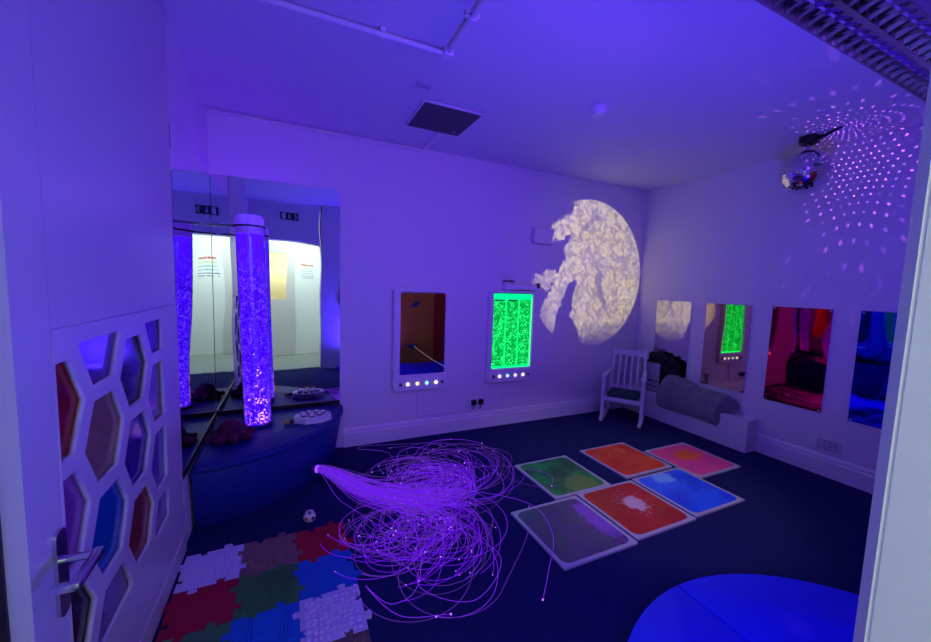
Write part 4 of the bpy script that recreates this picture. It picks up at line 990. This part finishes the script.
sp_.rotation_euler = (Vector((0.75, 3.18, 1.25)) - Vector(sp_.location)).to_track_quat('-Z', 'Y').to_euler()
light('tube_top_glow', 'SPOT', (TX - 0.03, TY, 1.81), (0.15, 0.0, 1.0), 4.0, 0.02, (pi, 0, 0), spot_size=radians(165), spot_blend=0.6)
ts_ = light('tile_fill_spot', 'SPOT', (2.45, 0.60, 2.38), (1.0, 0.80, 0.86), 46, 0.05, None, spot_size=radians(50), spot_blend=0.7)  # added unseen lamp that brightens the liquid floor tiles
ts_.rotation_euler = (Vector((2.28, 1.86, 0)) - Vector(ts_.location)).to_track_quat('-Z', 'Y').to_euler()
light('hall_lamp', 'AREA', (0.10, -0.36, 2.36), (0.84, 1.0, 0.96), 42, 0.5, (radians(-50), 0, 0))

# moon projector on the near wall: pattern is computed on the plane of the back wall
lx, ly, lz = 2.55, 0.24, 2.05
mo = light('moon_projector', 'SPOT', (lx, ly, lz), (1, 1, 1), 270, 0.004, (radians(90), 0, 0), spot_size=radians(70), spot_blend=0.05)
L = mo.data; L.use_nodes = True; t = L.node_tree; g = NG(t); em = t.nodes['Emission']
ge = t.nodes.new('ShaderNodeNewGeometry'); sp = t.nodes.new('ShaderNodeSeparateXYZ'); t.links.new(ge.outputs['Incoming'], sp.inputs[0])
inv = g.m('DIVIDE', YB - ly, sp.outputs[1])
wx = g.m('ADD', g.m('MULTIPLY', sp.outputs[0], inv), lx); wz = g.m('ADD', g.m('MULTIPLY', sp.outputs[2], inv), lz)
MCX, MCZ, MRX, MRZ = 2.955, 1.530, 0.765, 0.800
u = g.m('DIVIDE', g.m('SUBTRACT', wx, MCX), MRX); v = g.m('DIVIDE', g.m('SUBTRACT', wz, MCZ), MRZ)
uv = g.comb(u, v)
n1 = g.noise(uv, 2.6, 6, 0.62); n2 = g.noise(g.comb(v, u, 3.1), 2.9, 6, 0.62)
uw = g.m('ADD', u, g.m('MULTIPLY', g.m('SUBTRACT', n1, 0.5), 0.55)); vw = g.m('ADD', v, g.m('MULTIPLY', g.m('SUBTRACT', n2, 0.5), 0.55))
def ell(cx, cy, rx, ry, ang):
    c, s = cos(radians(ang)), sin(radians(ang))
    dx = g.m('SUBTRACT', uw, cx); dy = g.m('SUBTRACT', vw, cy)
    a = g.m('DIVIDE', g.m('ADD', g.m('MULTIPLY', dx, c), g.m('MULTIPLY', dy, s)), rx); b = g.m('DIVIDE', g.m('SUBTRACT', g.m('MULTIPLY', dy, c), g.m('MULTIPLY', dx, s)), ry)
    return g.m('SUBTRACT', 1.0, g.m('ADD', g.m('MULTIPLY', a, a), g.m('MULTIPLY', b, b)))
shape = ell(0.38, 0.02, 0.82, 1.35, 8)
for e in ((-0.55, -0.30, 0.16, 0.62, -24), (-0.42, 0.66, 0.40, 0.13, 38), (-0.78, -0.10, 0.26, 0.10, 24), (0.0, 0.97, 0.55, 0.10, 0), (-0.28, 0.02, 0.30, 0.16, 45)):
    shape = g.m('MAXIMUM', shape, ell(*e))
land = g.sstep(shape, -0.02, 0.10)
hole = g.sstep(ell(-0.42, -0.52, 0.115, 0.50, -14), 0.0, 0.15); land = g.m('MULTIPLY', land, g.m('SUBTRACT', 1.0, hole))
rad = g.m('SQRT', g.m('ADD', g.m('MULTIPLY', u, u), g.m('MULTIPLY', v, v)))
disc = g.sstep(rad, 1.0, 0.985)
fade = g.m('MULTIPLY', g.sstep(v, -1.02, -0.55), g.sstep(g.m('ADD', u, g.m('MULTIPLY', v, 0.35)), -1.25, -0.65))
fine = g.noise(uv, 20, 9, 0.78); vein = g.noise(uv, 4.2, 4, 0.6)
ridge = g.m('ABSOLUTE', g.m('SUBTRACT', vein, 0.5))
tex = g.m('MULTIPLY', g.sstep(fine, 0.22, 0.72), g.m('ADD', 0.35, g.m('MULTIPLY', g.sstep(ridge, 0.0, 0.06), 0.65)))
swoosh = ell(0.20, -0.12, 0.075, 0.42, 18); tex = g.m('MULTIPLY', tex, g.m('SUBTRACT', 1.0, g.m('MULTIPLY', g.sstep(swoosh, 0.0, 0.7), 0.75)))
swoosh2 = ell(-0.05, 0.68, 0.30, 0.06, 40); tex = g.m('MULTIPLY', tex, g.m('SUBTRACT', 1.0, g.m('MULTIPLY', g.sstep(swoosh2, 0.0, 0.7), 0.6)))
def spot_(cx, cy, r): 
    return g.sstep(g.m('SQRT', g.m('ADD', g.m('POWER', g.m('SUBTRACT', u, cx), 2.0), g.m('POWER', g.m('SUBTRACT', v, cy), 2.0))), r, r * 0.35)
bright = g.m('MULTIPLY', g.m('MAXIMUM', spot_(0.62, -0.28, 0.36), spot_(-0.16, -0.76, 0.24)), g.sstep(g.noise(uv, 13, 5, 0.7), 0.50, 0.66))
lum = g.m('MULTIPLY', g.m('MULTIPLY', land, disc), g.m('MULTIPLY', fade, g.m('ADD', 0.20, g.m('MULTIPLY', tex, 1.25))))
lum = g.m('ADD', lum, g.m('MULTIPLY', g.m('MULTIPLY', bright, g.m('MULTIPLY', land, disc)), 0.9))
halo = g.m('MULTIPLY', g.sstep(rad, 1.75, 0.7), 0.035)
lum = g.m('ADD', lum, halo)
colm = g.mix(g.sstep(n2, 0.40, 0.62), (1.0, 0.82, 0.22), (0.95, 0.78, 0.38))
t.links.new(colm, em.inputs[0]); t.links.new(lum, em.inputs[1])

# spray of dots thrown by the mirror ball
dl = light('mirror_ball_rays', 'POINT', (BX + 0.05, BY_ - 0.165, BZ + 0.035), (1, 1, 1), 17, 0.0)
L = dl.data; L.use_nodes = True; t = L.node_tree; g = NG(t); em = t.nodes['Emission']
ge = t.nodes.new('ShaderNodeNewGeometry'); sp = t.nodes.new('ShaderNodeSeparateXYZ'); t.links.new(ge.outputs['Incoming'], sp.inputs[0])
ph = g.m('DIVIDE', g.m('ARCSINE', sp.outputs[2]), radians(7.0)); row = g.m('FLOOR', ph)
lat = g.m('COSINE', g.m('MULTIPLY', g.m('ADD', row, 0.5), radians(7.0)))
nn = g.m('ROUND', g.m('MULTIPLY', lat, 360 / 7.0))
th = g.m('ADD', g.m('MULTIPLY', g.m('DIVIDE', g.m('ARCTAN2', sp.outputs[1], sp.outputs[0]), 2 * pi), nn), g.m('MULTIPLY', row, 0.37))
dx = g.m('SUBTRACT', g.m('FRACT', g.m('ADD', th, 100.0)), 0.5); dy = g.m('SUBTRACT', g.m('FRACT', g.m('ADD', ph, 100.0)), 0.5)
r2 = g.m('SQRT', g.m('ADD', g.m('MULTIPLY', dx, dx), g.m('MULTIPLY', dy, dy)))
wn = t.nodes.new('ShaderNodeTexWhiteNoise'); wn.noise_dimensions = '2D'; t.links.new(g.comb(g.m('FLOOR', g.m('ADD', th, 100.0)), row), wn.inputs['Vector'])
dots = g.m('MULTIPLY', g.sstep(r2, 0.18, 0.09), g.m('ADD', 0.15, g.m('MULTIPLY', wn.outputs['Value'], 0.9)))
t.links.new(g.mix(wn.outputs['Value'], (0.30, 0.12, 1.0), (0.62, 0.14, 1.0)), em.inputs[0]); t.links.new(dots, em.inputs[1])

# ================================================================== WORLD, CAMERA, VIEW
w = bpy.data.worlds.new('World'); sc.world = w; w.use_nodes = True
w.node_tree.nodes['Background'].inputs[0].default_value = (0, 0, 0, 1)
cam = bpy.data.cameras.new('camera'); co = bpy.data.objects.new('camera', cam); COL.objects.link(co)
cam.sensor_fit = 'HORIZONTAL'; cam.sensor_width = 36.0; cam.lens = 36.0 * 378.7 / 931.0; cam.clip_start = 0.01
yaw, pit, rol = 0.4383, -0.0908, 0.0323
f_ = Vector((sin(yaw) * cos(pit), cos(yaw) * cos(pit), sin(pit))); r_ = Vector((cos(yaw), -sin(yaw), 0)); u_ = r_.cross(f_)
r2_ = r_ * cos(rol) + u_ * sin(rol); u2_ = -r_ * sin(rol) + u_ * cos(rol)
mw = Matrix((( r2_.x, u2_.x, -f_.x, 0), (r2_.y, u2_.y, -f_.y, 0), (r2_.z, u2_.z, -f_.z, EYE), (0, 0, 0, 1)))
co.matrix_world = mw
sc.camera = co
for o in bpy.data.objects:
    if '_local' in o.keys(): del o['_local']
try:
    sc.cycles.max_bounces = 10; sc.cycles.glossy_bounces = 6; sc.cycles.diffuse_bounces = 4; sc.cycles.transparent_max_bounces = 12
    sc.cycles.use_denoising = True; sc.cycles.caustics_reflective = False; sc.cycles.caustics_refractive = False
    sc.cycles.sample_clamp_indirect = 4.0
except Exception: pass
vs = sc.view_settings
vs.view_transform = 'Standard'; vs.look = 'None'; vs.exposure = 0.0; vs.gamma = 1.0; vs.use_curve_mapping = False
